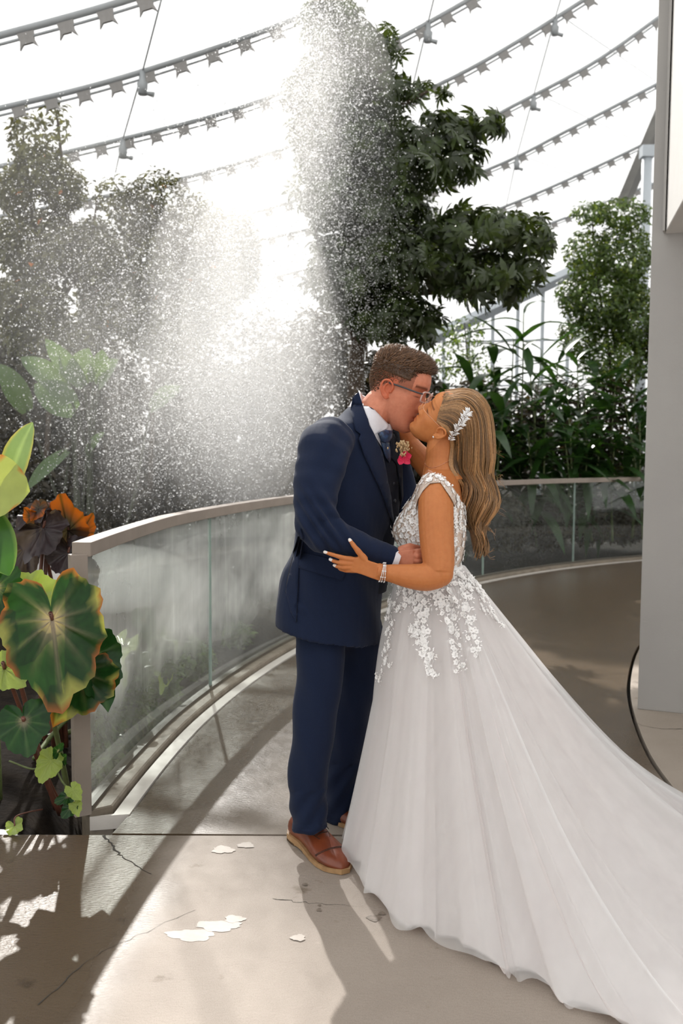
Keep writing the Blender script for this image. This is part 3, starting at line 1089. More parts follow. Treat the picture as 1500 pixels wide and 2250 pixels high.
# folds gathered at the elbow
for i in range(60):
    t = i / 59
    sl[i, 3] *= 1 + .06 * math.sin(t * 60) * gauss(t - .52, .14) + .02 * math.sin(t * 95)
jb.tube(sl[:, :3], sl[:, 3], 26)
sl2 = catmull(np.array([[*P(828, 965, 3.74), .080], [*P(842, 990, 3.80), .085], [*P(872, 1070, 3.84), .072], [*P(888, 1150, 3.84), .062], [*P(930, 1180, 3.76), .050], [*P(955, 1192, 3.71), .040]]), 40)
jb.tube(sl2[:, :3], sl2[:, 3], 22)
jacket = remesh(jb, 'jacket', 0.0055, 5, M_NAVY, groom)
# drape: soft creases pressed into the cloth
v = verts_of(jacket.data)
nn = np.empty(len(v) * 3, np.float32)
jacket.data.vertices.foreach_get('normal', nn)
nn = nn.reshape(-1, 3)
el = P(712, 1150, 3.2)
dd = np.linalg.norm(v - el, axis=1)
cre = .0085 * np.sin(v[:, 2] * 60 + v[:, 0] * 95 + 5 * np.sin(v[:, 0] * 14 + v[:, 2] * 11)) * gauss(dd, .10)
sh = P(765, 1010, 3.3)
cre += .006 * np.sin(v[:, 0] * 70 - v[:, 2] * 30) * gauss(np.linalg.norm(v - sh, axis=1), .12)
bk_ = P(680, 1280, 3.5)
cre += .008 * np.sin(v[:, 0] * 44 + v[:, 2] * 12) * gauss(np.linalg.norm(v - bk_, axis=1), .16)
cre += .003 * np.sin(v[:, 2] * 28 + v[:, 0] * 35 + v[:, 1] * 21)
v = v + nn * cre[:, None]
jacket.data.vertices.foreach_set('co', v.astype(np.float32).ravel())
jacket.data.update()
bv_jacket = bvh_of(jacket)


def drape(bvh, outline, lift, name, mat, parent, thick=.003, step=6.0, fallback_Y=None, bulge=0.0, fray=0):
    """a piece of cloth lying on the surface behind its outline; the outline is where its edge falls on that surface"""
    o = np.asarray(outline, float)
    lo, hi = o.min(0), o.max(0)
    pts = [Vector(p) for p in o]
    n = len(o)
    for yy in np.arange(lo[1] + step / 2, hi[1], step):
        for xx in np.arange(lo[0] + step / 2, hi[0], step):
            c, j = False, n - 1
            for i in range(n):
                if (o[i, 1] > yy) != (o[j, 1] > yy) and xx < (o[j, 0] - o[i, 0]) * (yy - o[i, 1]) / (o[j, 1] - o[i, 1]) + o[i, 0]:
                    c = not c
                j = i
            if c and np.min(np.linalg.norm(o - (xx, yy), axis=1)) > step * .4:
                pts.append(Vector((xx, yy)))
    vv, ee, ff, *_ = delaunay_2d_cdt(pts, [(i, (i + 1) % n) for i in range(n)], [], 1, 1e-4)
    out, last = [], None
    hits = [hit(bvh, p.x, p.y) for p in vv]
    good = [i for i, h in enumerate(hits) if h[0] is not None]
    for i, p in enumerate(vv):
        h = hits[i]
        if h[0] is None:
            if good:
                j = min(good, key=lambda q_: (vv[q_].x - p.x) ** 2 + (vv[q_].y - p.y) ** 2)
                Y = hits[j][0][1]
            else:
                Y = fallback_Y
            out.append(P(p.x, p.y, Y) + np.array([0, -lift, 0]))
        else:
            q_ = h[0] + h[1] * lift
            if bulge:
                e_ = min(1.0, np.min(np.linalg.norm(o - (p.x, p.y), axis=1)) / 8)
                q_ = q_ + h[1] * bulge * e_
            out.append(q_)
    ob = MB().add(out, ff).build(name, mat, parent)
    # sheet faces towards the camera
    me = ob.data
    if sum(1 for p in me.polygons if (Vector(CAM_P) - p.center).dot(p.normal) < 0) > len(me.polygons) / 2:
        me.flip_normals()
    return solidify(ob, thick, -1.0 if False else 0.0)


# ---------------------------------------------------------------- waistcoat, shirt, tie: shown in the open front of the jacket
wb = MB()
Wc = catmull(np.array([(845, 950, .06, .05), (843, 1000, .09, .06), (838, 1060, .105, .065), (830, 1130, .11, .065), (815, 1210, .115, .07), (795, 1300, .12, .08)], float), 26)
wr = [ring_xy(P(u, vpx, 3.64), a, b, g_yaw, 32) for u, vpx, a, b in Wc]
wb.rings(wr)
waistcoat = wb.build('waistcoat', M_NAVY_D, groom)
bv_front = bvh_of(jacket, waistcoat)

# trousers
tb = MB()
tr1 = catmull(np.array([[*P(722, 1330, 3.56), .150], [*P(708, 1400, 3.52), .096], [*P(704, 1450, 3.51), .088], [*P(698, 1520, 3.50), .083], [*P(688, 1610, 3.49), .077],
                        [*P(677, 1700, 3.49), .072], [*P(676, 1765, 3.49), .067], [*P(679, 1800, 3.485), .066], [*P(681, 1824, 3.48), .064]]), 44)
tr2 = catmull(np.array([[*P(745, 1330, 3.62), .140], [*P(788, 1400, 3.68), .093], [*P(786, 1470, 3.72), .085], [*P(772, 1560, 3.75), .077], [*P(759, 1650, 3.78), .071],
                        [*P(750, 1730, 3.80), .068], [*P(746, 1778, 3.80), .066], [*P(746, 1802, 3.80), .065]]), 44)
for tr, ph in ((tr1, 0.0), (tr2, 1.7)):
    for i in range(44):
        t = i / 43
        tr[i, 3] *= 1 + .055 * math.sin(t * 120 + ph) * gauss(t - .93, .06) + .018 * math.sin(t * 34 + ph)
    tb.tube(tr[:, :3], tr[:, 3], 26)
    c = tr[-1, :3]
trousers = remesh(tb, 'trousers', 0.0055, 4, M_NAVY, groom)
v = verts_of(trousers.data)
trousers.data.vertices.foreach_get('normal', (nn := np.empty(len(v) * 3, np.float32)))
nn = nn.reshape(-1, 3)
cr_ = .003 * np.sin(v[:, 2] * 22 + v[:, 0] * 60) + .003 * np.sin(v[:, 2] * 60 - v[:, 0] * 90) * (v[:, 2] < .25)
# pressed crease down the front of each leg
v = v + nn * cr_[:, None]
trousers.data.vertices.foreach_set('co', v.astype(np.float32).ravel())
trousers.data.update()

# ---------------------------------------------------------------- collar, lapels, tie, pocket, buttons
collar = MB()
cr = []
ctr = [(P(797, 866, 3.60), P(838, 940, 3.47))]
# standing collar: ring round the neck, low in front
t = np.linspace(0, 2 * math.pi, 40, endpoint=False)
fd = np.array([math.cos(math.radians(-28)), math.sin(math.radians(-28)), 0])
ld = np.array([-fd[1], fd[0], 0])
cc0, cc1 = P(814, 921, 3.57), P(820, 905, 3.57)


def collar_ring(c, a, b, slope, dz=0):
    return np.array([c + fd * b * math.cos(q_) + ld * a * math.sin(q_) + np.array([0, 0, dz - slope * b * math.cos(q_)]) for q_ in t])


r0 = collar_ring(cc0, .070, .066, .85, -.012)
r1 = collar_ring(cc1, .065, .060, .86, .008)
r2 = collar_ring(cc1, .068, .064, .86, .011)
r3 = collar_ring(cc0, .080, .078, .90, -.022)
r4 = collar_ring(cc0, .077, .075, .90, -.024)
collar.rings([r0, r1, r2, r3, r4], caps=False)
shirt = collar.build('shirt_collar', M_SHIRT, groom)
solidify(shirt, .002)
bv_col = bvh_of(shirt, jacket, waistcoat)
# right collar wing and shirt front
drape(bv_col, [(788, 858), (800, 880), (822, 905), (851, 934), (849, 941), (818, 956), (806, 925), (794, 893)], .006, 'collar_wing', M_SHIRT, shirt, .003)
drape(bvh_of(jacket, waistcoat), [(816, 950), (850, 938), (862, 936), (850, 985), (838, 984), (826, 966)], .004, 'shirt_front', M_SHIRT, groom, .002)
tie_k = drape(bv_front, [(823, 953), (836, 948), (849, 949), (848, 962), (842, 972), (829, 970)], .018, 'tie_knot', M_TIE, groom, .012, bulge=.006)
tie = drape(bv_front, [(830, 968), (843, 970), (850, 990), (851, 1008), (848, 1016), (840, 1004)], .012, 'tie', M_TIE, groom, .006, bulge=.004)
# lapels of the jacket and the open front beside them
lap = drape(bv_front, [(788, 862), (797, 895), (808, 935), (826, 972), (838, 1005), (848, 1060), (856, 1110), (861, 1152), (848, 1120), (834, 1080), (815, 1040), (798, 1003), (784, 965), (789, 955), (778, 948), (772, 905), (775, 872)], .007, 'lapel', M_NAVY, jacket, .004, bulge=.003)
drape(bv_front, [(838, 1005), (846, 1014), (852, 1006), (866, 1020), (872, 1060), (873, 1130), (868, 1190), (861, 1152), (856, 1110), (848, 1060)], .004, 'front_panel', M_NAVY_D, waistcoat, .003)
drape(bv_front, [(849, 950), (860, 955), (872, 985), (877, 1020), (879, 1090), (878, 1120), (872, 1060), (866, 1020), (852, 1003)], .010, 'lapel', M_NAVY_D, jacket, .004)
drape(bv_jacket, [(656, 1214), (700, 1222), (758, 1239), (757, 1262), (751, 1274), (700, 1262), (655, 1246)], .004, 'pocket_flap', M_NAVY, jacket, .004)
drape(bv_jacket, [(655, 1177), (660, 1178), (650, 1225), (640, 1270), (634, 1300), (627, 1303), (632, 1268), (644, 1215)], .0015, 'vent_shade_strip', M_NAVY_D, jacket, .001)  # dark strip laid on the cloth for the shade inside the vent
drape(bv_jacket, [(662, 1160), (657, 1185), (648, 1225), (638, 1262), (630, 1300), (640, 1345), (652, 1368), (656, 1300), (660, 1230), (668, 1180)], .005, 'vent_flap', M_NAVY, jacket, .004)
# sleeve button row and cuff
cuf = catmull([P(862, 1226, 3.268), P(874, 1230, 3.27)], 3)
MB().tube(cuf, [.0345, .035, .0345], 20, caps=False).build('shirt_cuff', M_SHIRT, groom)
for bx, by in ((862, 1062), (864, 1100), (866, 1138)):
    h, n_ = hit(bv_front, bx, by)
    if h is not None:
        MB().tube([h + n_ * .002, h + n_ * .008], [.0075, .007], 10).build('button', M_BUTTON, waistcoat)

# boutonniere on the far lapel: dried sprig and a pink petal flower
M_PINK = simple('pink_petal', (0.85, 0.06, 0.16), (0.72, 0.03, 0.10), 40, 0.5, transl=0.4)
M_STRAW = simple('straw_sprig', (0.66, 0.47, 0.26), (0.5, 0.33, 0.16), 60, 0.7, transl=0.2)
be = obj('boutonniere', MB().tube([P(880, 1008, 3.34), P(884, 985, 3.33), P(886, 968, 3.33)], .002, 5).mesh('boutonniere'), M_STRAW, groom)
sp = MB()
for i in range(90):
    t_ = RNG.random()
    px_, py_ = 885 + RNG.normal(0, 3 + 8 * (1 - abs(t_ - .5) * 1.6)), 968 + 34 * t_
    c = P(px_, py_, 3.33 + RNG.normal(0, .008))
    sp.ellipsoid(c, np.array([.003, .003, .0045]) * RNG.uniform(.6, 1.2), 5, 4)
    if i % 3 == 0:
        sp.tube([P(884, 1004, 3.332), c], .0007, 3)
sp.build('dried_sprig', M_STRAW, be)
for (x0, y0), (x1, y1), w in (((884, 1005), (904, 1000), 9), ((884, 1006), (901, 1019), 8), ((883, 1006), (877, 1021), 8), ((884, 1004), (895, 992), 7), ((883, 1005), (875, 1008), 6)):
    a, b = P(x0, y0, 3.328), P(x1, y1, 3.322)
    tt = np.linspace(0, 1, 7)
    ax = b - a
    sdv = nrm(np.cross(ax, (0, 1, 0)))
    up_ = np.array([0, -1, 0])
    rr = [[a + ax * q_ + sdv * m(w, 3.33) * math.sin(math.pi * min(1, .15 + q_ * .85)) ** .7 * k_ + up_ * (.006 * (1 - k_ * k_) * -1 + .008 * q_) for k_ in (-1, -.5, 0, .5, 1)] for q_ in tt]
    MB().rings(rr, caps=False, closed=False).build('petal', M_PINK, be)

# ---------------------------------------------------------------- shoes
M_SHOE = simple('brown_leather', (0.20, 0.048, 0.018), (0.12, 0.026, 0.011), 9, 0.28, bump_s=0.05, bump_scale=300)
M_SOLE = simple('tan_welt', (0.40, 0.24, 0.11), (0.30, 0.17, 0.075), 40, 0.5)
M_HEEL = simple('dark_heel', (0.05, 0.03, 0.02), rough=0.5)
M_LACE = simple('dark_lace', (0.03, 0.02, 0.016), rough=0.8)


def shoe(heel, toe, parent):
    ax = toe - heel
    ln = np.linalg.norm(ax)
    ax = ax / ln
    sd_ = np.array([-ax[1], ax[0], 0])
    S = np.array([0, .06, .16, .30, .45, .60, .75, .87, .95, 1.0])
    Wd = np.array([.018, .032, .037, .036, .040, .048, .050, .043, .028, .010]) * ln / .30
    H = np.array([.078, .098, .112, .112, .096, .074, .060, .052, .042, .026])
    So = np.array([.024, .024, .024, .022, .016, .012, .012, .013, .014, .015])
    ss = np.linspace(0, 1, 36)
    up, so = [], []
    for s_ in ss:
        w, h, z0 = np.interp(s_, S, Wd), np.interp(s_, S, H), np.interp(s_, S, So)
        c = heel + ax * ln * s_ + sd_ * .006 * math.sin(s_ * 3.1)
        q_ = np.linspace(0, 2 * math.pi, 22, endpoint=False)
        prof = [(w * math.copysign(abs(math.cos(k)) ** .7, math.cos(k)) * (1 - .38 * max(0, math.sin(k)) ** 1.3), (h - z0) * (0.42 + .58 * math.copysign(abs(math.sin(k)) ** .85, math.sin(k)))) for k in q_]
        up.append([c + sd_ * x + np.array([0, 0, z0 + max(0, z)]) for x, z in prof])
        w2 = w + .0045
        zl = 0.002 if s_ < .25 or s_ > .42 else .006
        so.append([c + sd_ * w2 + (0, 0, zl), c + sd_ * w2 + (0, 0, z0 + .004), c - sd_ * w2 + (0, 0, z0 + .004), c - sd_ * w2 + (0, 0, zl)])
    o = MB().rings(up).build('shoe', M_SHOE, parent)
    so[0] = [p + ax * -.005 for p in so[0]]
    so[-1] = [p + ax * .006 for p in so[-1]]
    # block heel
    MB().rings(so).build('sole', M_SOLE, o, False)
    hl = MB()
    hl.rings([[p * np.array([1, 1, 0]) + np.array([0, 0, k]) for k in (.0015, .014)][::1] + [] for p in []] or [so[0], so[8]][:0] or
             [[so[i][0] * [1, 1, 0] + [0, 0, .001], so[i][1] * [1, 1, 0] + [0, 0, .009], so[i][2] * [1, 1, 0] + [0, 0, .009], so[i][3] * [1, 1, 0] + [0, 0, .001]] for i in range(0, 9)])
    hl.build('heel_block', M_HEEL, o, False)

    def surf(s_, k):
        w, h, z0 = np.interp(s_, S, Wd), np.interp(s_, S, H), np.interp(s_, S, So)
        c = heel + ax * ln * s_ + sd_ * .006 * math.sin(s_ * 3.1)
        x = w * math.copysign(abs(math.cos(k)) ** .7, math.cos(k)) * (1 - .38 * max(0, math.sin(k)) ** 1.3)
        z = (h - z0) * (0.42 + .58 * abs(math.sin(k)) ** .85)
        return c + sd_ * x + np.array([0, 0, z0 + z])
    # cap seam across the toe, quarter seams, laces
    for s0, bend in ((.76, .05), (.775, .05)):
        MB().tube([surf(s0 - bend * (abs(k - math.pi / 2) / 1.5) ** 2, k) + (0, 0, .0004) for k in np.linspace(.05, math.pi - .05, 22)], .0011, 5).build('cap_seam', M_LACE, o)
    for side in (0, 1):
        kk = [(.60, 1.15), (.52, .85), (.44, .60), (.34, .35), (.22, .2)]
        MB().tube(catmull([surf(s_, k if side == 0 else math.pi - k) + (0, 0, .0005) for s_, k in kk], 16), .0013, 5).build('quarter_seam', M_LACE, o)
    for s_ in (.40, .445, .49, .535):
        a_, b_ = surf(s_, 1.05) + (0, 0, .002), surf(s_ + .015, math.pi - 1.05) + (0, 0, .002)
        MB().tube([a_, (a_ + b_) / 2 + (0, 0, .004), b_], .0018, 6).build('lace', M_LACE, o)
    top = surf(.40, math.pi / 2) + (0, 0, .004)
    for dx_, dl in ((.035, .012), (-.03, .02)):
        MB().tube(catmull([top, top + ax * dl + sd_ * dx_ * .6 + (0, 0, .006), top + ax * (dl + .03) + sd_ * dx_ - (0, 0, .02)], 9), .0014, 5).build('lace', M_LACE, o)
    return o


shoe(G(646, 1836), G(757, 1920), groom)
shoe(G(700, 1776), G(790, 1824), groom)

# ---------------------------------------------------------------- his glasses
M_GFRAME = simple('glasses_clear_pink', (0.78, 0.60, 0.55), (0.70, 0.50, 0.45), 20, 0.2, transl=0.3)
M_GDARK = simple('glasses_arm_grey', (0.05, 0.05, 0.055), rough=0.35)


def lens_mat():
    mt, nt, b, out = new_mat('spectacle_lens')
    nt.nodes.remove(b)
    tr = N(nt, 'ShaderNodeBsdfTransparent')
    gl = N(nt, 'ShaderNodeBsdfGlossy')
    gl.inputs['Roughness'].default_value = 0.03
    ms = N(nt, 'ShaderNodeMixShader')
    ms.inputs[0].default_value = 0.07
    nt.links.new(tr.outputs[0], ms.inputs[1])
    nt.links.new(gl.outputs[0], ms.inputs[2])
    nt.links.new(ms.outputs[0], out.inputs[0])
    return mt


M_LENS = lens_mat()


def glasses(T, parent, r, mat_f, mat_a, w, h, x0, sq, arm_r, zc=.016, tilt=0.0):
    fr = None
    for sgn in (-1, 1):
        q_ = np.linspace(0, 2 * math.pi, 40, endpoint=False)
        pts = []
        for k in q_:
            c_, s_ = math.cos(k), math.sin(k)
            yy = sgn * (.0335) + w * math.copysign(abs(c_) ** sq, c_)
            zz = zc + h * math.copysign(abs(s_) ** sq, s_)
            pts.append((x0 - .35 * abs(abs(yy) - .01) ** 1.15 + tilt * (zz - zc), yy, zz))
        P_ = T(np.array(pts))
        mb_ = MB().tube(np.vstack([P_, P_[:2]]), r, 7, caps=False)
        if fr is None:
            fr = mb_.build('glasses', mat_f, parent)
        else:
            mb_.build('rim', mat_f, fr)
        MB().add(P_, [tuple(range(len(P_)))]).build('lens', M_LENS, fr)
        yo = sgn * (.0335 + w)
        xo = x0 - .35 * abs(abs(yo) - .01) ** 1.15
        arm = T(catmull(np.array([(xo, yo, zc + h * .55), (xo - .015, sgn * .0755, zc + h * .5), (.03, sgn * .0795, zc + h * .45), (-.012, sgn * .081, zc + h * .30)]), 16))
        MB().tube(arm, arm_r, 7).build('temple_arm', mat_a, fr)
    br = T(catmull(np.array([(x0 - .003, .0335 - w, zc + h * .35), (x0 + .006, 0, zc + h * .6), (x0 - .003, -.0335 + w, zc + h * .35)]), 8))
    MB().tube(br, r * 1.1, 7).build('bridge', mat_f, fr)
    return fr


glasses(TG, groom, .0030, M_GFRAME, M_GDARK, .0262, .0175, .113, .5, .0030)
# ================================================================== the bride
BY = 3.45
b_yaw = math.pi - 0.22                       # chest heading: left and a little away from the camera
b_fwd2 = np.array([-math.cos(math.radians(3)), math.sin(math.radians(3)), 0])
b_pitch = math.radians(43)
bf = b_fwd2 * math.cos(b_pitch) + np.array([0, 0, math.sin(b_pitch)])
bu = -b_fwd2 * math.sin(b_pitch) + np.array([0, 0, math.cos(b_pitch)])
b_roll = math.radians(30)                     # her head leans towards the camera
bl_ = np.cross(bu, bf)
bu = bu * math.cos(b_roll) + bl_ * math.sin(b_roll)
B_S = 0.91
_T, _, _r = pose(bf, bu, (0, 0, 0), B_S)
bc = P(966, 951, 3.40) - _T([(-.010, .078, 0)])[0]
TB, TB_inv, RB = pose(bf, bu, bc, B_S)

bb = MB()
bb.rings([TB(r) for r in head_rings(True)])
ear_mb(bb, TB, 1, .95)
ear_mb(bb, TB, -1, .95)
bb.tube(catmull([TB([(-.030, 0, -.005)])[0], P(971, 975, 3.47), P(968, 1015, 3.47), P(972, 1060, 3.46)], 14),
        np.interp(np.linspace(0, 1, 14), [0, .3, .65, 1], [.050, .050, .054, .078]), 24)
BT = [(968, 1032, .070, .048), (968, 1048, .130, .060), (966, 1066, .166, .070), (962, 1090, .168, .082), (955, 1115, .155, .098), (943, 1160, .145, .121),
      (947, 1200, .137, .109), (949, 1240, .120, .094), (949, 1275, .130, .102), (950, 1330, .150, .115)]
BTc = catmull(np.array(BT, float), 44)
bb.rings([ring_xy(P(u, w, BY), a, b, b_yaw, 40) for u, w, a, b in BTc])
arm1 = catmull(np.array([[*P(965, 1068, 3.345), .045], [*P(958, 1082, 3.30), .055], [*P(957, 1120, 3.255), .0585], [*P(959, 1180, 3.225), .0565], [*P(963, 1232, 3.20), .052],
                         [*P(963, 1258, 3.19), .048]]), 30)
bb.tube(arm1[:, :3], arm1[:, 3], 24)
bb.ellipsoid(P(964, 1260, 3.19), (.047, .045, .045), 18, 12)
arm2 = catmull(np.array([[*P(965, 1262, 3.19), .044], [*P(935, 1268, 3.185), .0455], [*P(900, 1266, 3.185), .040], [*P(868, 1261, 3.19), .032], [*P(845, 1258, 3.195), .0265], [*P(828, 1254, 3.195), .026]]), 26)
bb.tube(arm2[:, :3], arm2[:, 3], 22)
# near hand: palm, four fingers, thumb on his sleeve
HY = 3.185
bb.rings([[P(836, 1240, HY + .030), P(836, 1240, HY - .004), P(836, 1277, HY - .004), P(836, 1277, HY + .030)],
          [P(815, 1233, HY + .030), P(815, 1234, HY - .010), P(815, 1270, HY - .008), P(815, 1270, HY + .030)],
          [P(792, 1222, HY + .026), P(792, 1225, HY - .010), P(794, 1262, HY - .006), P(794, 1262, HY + .028)],
          [P(768, 1224, HY + .018), P(768, 1226, HY - .004), P(770, 1256, HY - .001), P(770, 1256, HY + .022)]])
hand_chain(bb, [P(800, 1228, HY), P(789, 1214, HY - .006), P(778, 1200, HY - .008), P(768, 1186, HY - .006)], .0125, .0062)
hand_chain(bb, [P(775, 1229, HY + .002), P(752, 1225, HY - .006), P(731, 1219, HY - .002), P(713, 1213, HY + .004)], .0092, .0056)
hand_chain(bb, [P(774, 1238, HY + .004), P(753, 1237, HY - .004), P(737, 1234, HY + .006), P(725, 1229, HY + .018)], .0092, .0058)
hand_chain(bb, [P(775, 1246, HY + .006), P(756, 1247, HY + .000), P(742, 1245, HY + .010), P(734, 1242, HY + .022)], .0088, .0056)
hand_chain(bb, [P(780, 1254, HY + .010), P(763, 1254, HY + .008), P(751, 1252, HY + .016), P(744, 1249, HY + .028)], .0080, .0050)
# far arm round his neck
arm3 = catmull(np.array([[*P(975, 1060, 3.60), .048], [*P(948, 1034, 3.66), .047], [*P(925, 1008, 3.70), .044], [*P(903, 985, 3.73), .042], [*P(888, 965, 3.735), .042], [*P(868, 935, 3.72), .036],
                         [*P(835, 905, 3.70), .028], [*P(815, 895, 3.68), .024]]), 34)
bb.tube(arm3[:, :3], arm3[:, 3], 22)
for k in range(4):
    hand_chain(bb, [P(815, 893 + 5 * k, 3.68), P(800, 892 + 6 * k, 3.665), P(788, 894 + 7 * k, 3.655)], .0085, .006)
bb.tube(catmull([P(950, 1330, BY), P(940, 1500, BY), P(930, 1700, BY), P(925, 1850, 3.42)], 16), .06, 12)
bride = remesh(bb, 'person', 0.0025, 3, M_SKIN_B)
tag(bride, 'woman in white lace wedding gown with long train, tilting her head back', 'person')

v = verts_of(bride.data)
L = TB_inv(v)
col = np.ones((len(v), 3))
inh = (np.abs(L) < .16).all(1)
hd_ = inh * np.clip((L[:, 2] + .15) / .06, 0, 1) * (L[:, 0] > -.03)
col = mixc(col, hd_, (1.20, 1.28, 1.35))  # face lightened in the tint, against the shade from his head
lip = inh * gauss(L[:, 2] + .062, .0105) * gauss(L[:, 1], .022) * (L[:, 0] > .07)
col = mixc(col, lip * .85, (.80, .42, .46))
brow = inh * (L[:, 0] > .05) * gauss(L[:, 2] - (.043 - .07 * np.abs(np.abs(L[:, 1]) - .032)), .0038) * ((np.abs(L[:, 1]) > .014) & (np.abs(L[:, 1]) < .056))
col = mixc(col, brow * .9, (.30, .22, .17))
lash = inh * (L[:, 0] > .045) * gauss(L[:, 2] - .0075, .0034) * gauss(np.abs(L[:, 1]) - .036, .014)
col = mixc(col, lash * 1.0, (.10, .06, .05))
blush = inh * gauss(np.abs(L[:, 1]) - .048, .02) * gauss(L[:, 2] + .02, .02) * (L[:, 0] > .03)
col = mixc(col, blush * .35, (1.0, .80, .76))
for tip_px, Yt in (((768, 1185), HY), ((713, 1212), HY), ((725, 1228), HY + .015), ((734, 1241), HY + .02)):
    tp = P(*tip_px, Yt)
    d = np.linalg.norm((v - tp) * np.array([1, .55, 1]), axis=1)
    col = mixc(col, (d < .0088) * 1.0, (1.7, 4.4, 13.0))
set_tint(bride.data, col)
bv_bride = bvh_of(bride)

# ---------------------------------------------------------------- gown: skirt layers
M_LINING = simple('gown_lining', (0.90, 0.845, 0.815), (0.87, 0.80, 0.775), 4, 0.75, transl=0.35)
M_LACE_W = simple('white_lace', (0.93, 0.92, 0.90), (0.90, 0.88, 0.86), 80, 0.6, transl=0.06)
M_BODICE = simple('lace_bodice_net', (0.80, 0.70, 0.62), (0.66, 0.49, 0.38), 130, 0.7, bump_s=0.5, bump_scale=260, transl=0.1)


def tulle_mat(name, a, colr):
    mt, nt, b, out = new_mat(name)
    nt.nodes.remove(b)
    tr = N(nt, 'ShaderNodeBsdfTransparent')
    df = N(nt, 'ShaderNodeBsdfDiffuse')
    tl = N(nt, 'ShaderNodeBsdfTranslucent')
    for s_ in (df, tl):
        s_.inputs[0].default_value = (*colr, 1)
    mx = N(nt, 'ShaderNodeMixShader')
    mx.inputs[0].default_value = 0.45
    nt.links.new(df.outputs[0], mx.inputs[1])
    nt.links.new(tl.outputs[0], mx.inputs[2])
    ms = N(nt, 'ShaderNodeMixShader')
    f_ = ramp(nt, noise(nt, 5, 3, stretch=(1, 1, .15)), [(0.3, (a * .85,) * 3), (0.7, (min(1, a * 1.15),) * 3)])
    nt.links.new(f_, ms.inputs[0])
    nt.links.new(tr.outputs[0], ms.inputs[1])
    nt.links.new(mx.outputs[0], ms.inputs[2])
    nt.links.new(ms.outputs[0], out.inputs[0])
    return mt


M_TULLE = tulle_mat('white_tulle', 0.42, (0.92, 0.92, 0.915))
M_TULLE2 = tulle_mat('inner_tulle', 0.50, (0.88, 0.84, 0.83))

HEM = np.array([(0.060, 3.66), (0.035, 3.50), (0.050, 3.33), (0.11, 3.13), (0.21, 2.91), (0.30, 2.86), (0.45, 2.68), (0.56, 2.58), (0.72, 2.40), (1.00, 2.22), (1.45, 2.16), (1.95, 2.36),
                (2.22, 2.85), (2.15, 3.35), (1.85, 3.68), (1.45, 3.86), (1.15, 3.93), (0.80, 4.00), (0.45, 4.00), (0.18, 3.86)])
# angle of each hem point about the waist decides which part of the waist it hangs from
WC = P(949, 1252, BY)
hem_c = catmull(np.vstack([HEM, HEM[:1]]), 361)[:-1]
NH = 360


def skirt_layer(name, mat, grow, seed, amp, hem_in, parent, z_hem, nt_=54, flare=0.0, out=0.0):
    rg = np.random.default_rng(seed)
    ph = rg.uniform(0, 6.28, 9)
    hc = hem_c.copy()
    cen = np.array([WC[0], WC[1]])
    hc = cen + (hc - cen) * hem_in
    dist = np.linalg.norm(hem_c - cen, axis=1)
    ang = np.unwrap(np.arctan2(hc[:, 1] - cen[1], hc[:, 0] - cen[0]))
    ring0 = []
    for i in range(NH):
        d = nrm(hc[i] - cen)
        # waist oval
        f = np.array([math.cos(b_yaw), math.sin(b_yaw)])
        l = np.array([-f[1], f[0]])
        a_, b_ = .126 + grow, .102 + grow
        k = 1 / math.sqrt((d @ f / b_) ** 2 + (d @ l / a_) ** 2)
        ring0.append(cen + d * k)
    ring0 = np.array(ring0)
    u = np.arange(NH) / NH * 2 * math.pi
    warp = u + .25 * np.sin(3 * u + ph[0]) + .12 * np.sin(7 * u + ph[1])
    fold = np.sin(17 * warp + ph[2]) + .9 * np.sin(9 * warp + ph[3]) + .45 * np.sin(31 * warp + ph[4])
    fold = np.tanh(fold * .9)
    rings_ = []
    w0 = WC[2] + .012
    for j in range(nt_):
        t_ = j / (nt_ - 1)
        h_ = t_
        long_ = np.clip((dist - .75) / 1.1, 0, 1)
        pz = 1.03 + 2.4 * long_ ** 2
        z = (w0 - z_hem) * (1 - h_) ** pz + z_hem
        hx_ = h_ ** (1.06 - 0.14 * long_)
        # hips push the cloth out near the waist
        hip = flare * math.sin(math.pi * min(1, t_ * 2.2)) * .035
        xy = ring0 + (hc - ring0) * hx_[..., None] if np.ndim(hx_) else ring0 + (hc - ring0) * hx_
        dirn = hc - cen
        dirn = dirn / np.linalg.norm(dirn, axis=1)[:, None]
        side = np.c_[-dirn[:, 1], dirn[:, 0]]
        A = amp * (0.12 + 1.0 * t_ ** 1.1) * (0.6 + .5 * long_)
        xy = xy + dirn * (hip + out * t_ + fold * A * .55)[:, None] + side * (np.cos(17 * warp + ph[2]) * A * .35)[:, None]
        # ripples of cloth lying on the floor
        rip = (np.sin(11 * warp + ph[5]) * .5 + .5) * .035 * long_ * np.clip((t_ - .55) / .3, 0, 1) * (1.15 - t_)
        low = np.clip((t_ - .85) / .15, 0, 1) * .012 * (1 + np.sin(17 * u + ph[6]))
        z = z + rip + low + .02 * fold * t_ * (1 - t_) * 2
        rings_.append(np.c_[xy, np.maximum(z, .004)])
    return MB().rings(rings_, caps=False).build(name, mat, parent), rings_


skirt, sk_r = skirt_layer('skirt', M_LINING, .000, 3, .052, .945, bride, .005, flare=.25)
tulle_in, _r1 = skirt_layer('inner_tulle_layer', M_TULLE2, .006, 3, .056, .975, skirt, .010, flare=.35, out=.006)
tulle, tu_r = skirt_layer('tulle_overlay', M_TULLE, .012, 5, .050, 1.0, skirt, .017, flare=.5, out=.022)
bv_tulle = bvh_of(tulle)

# waist sash under the bodice
sash = MB()
sash.rings([ring_xy(P(949, y_, BY) + (0, 0, 0), .131 + k, .106 + k, b_yaw, 48) for y_, k in ((1240, -.004), (1246, .004), (1256, .004), (1262, -.002))], caps=False)
sash.build('sash', M_LACE_W, bride)

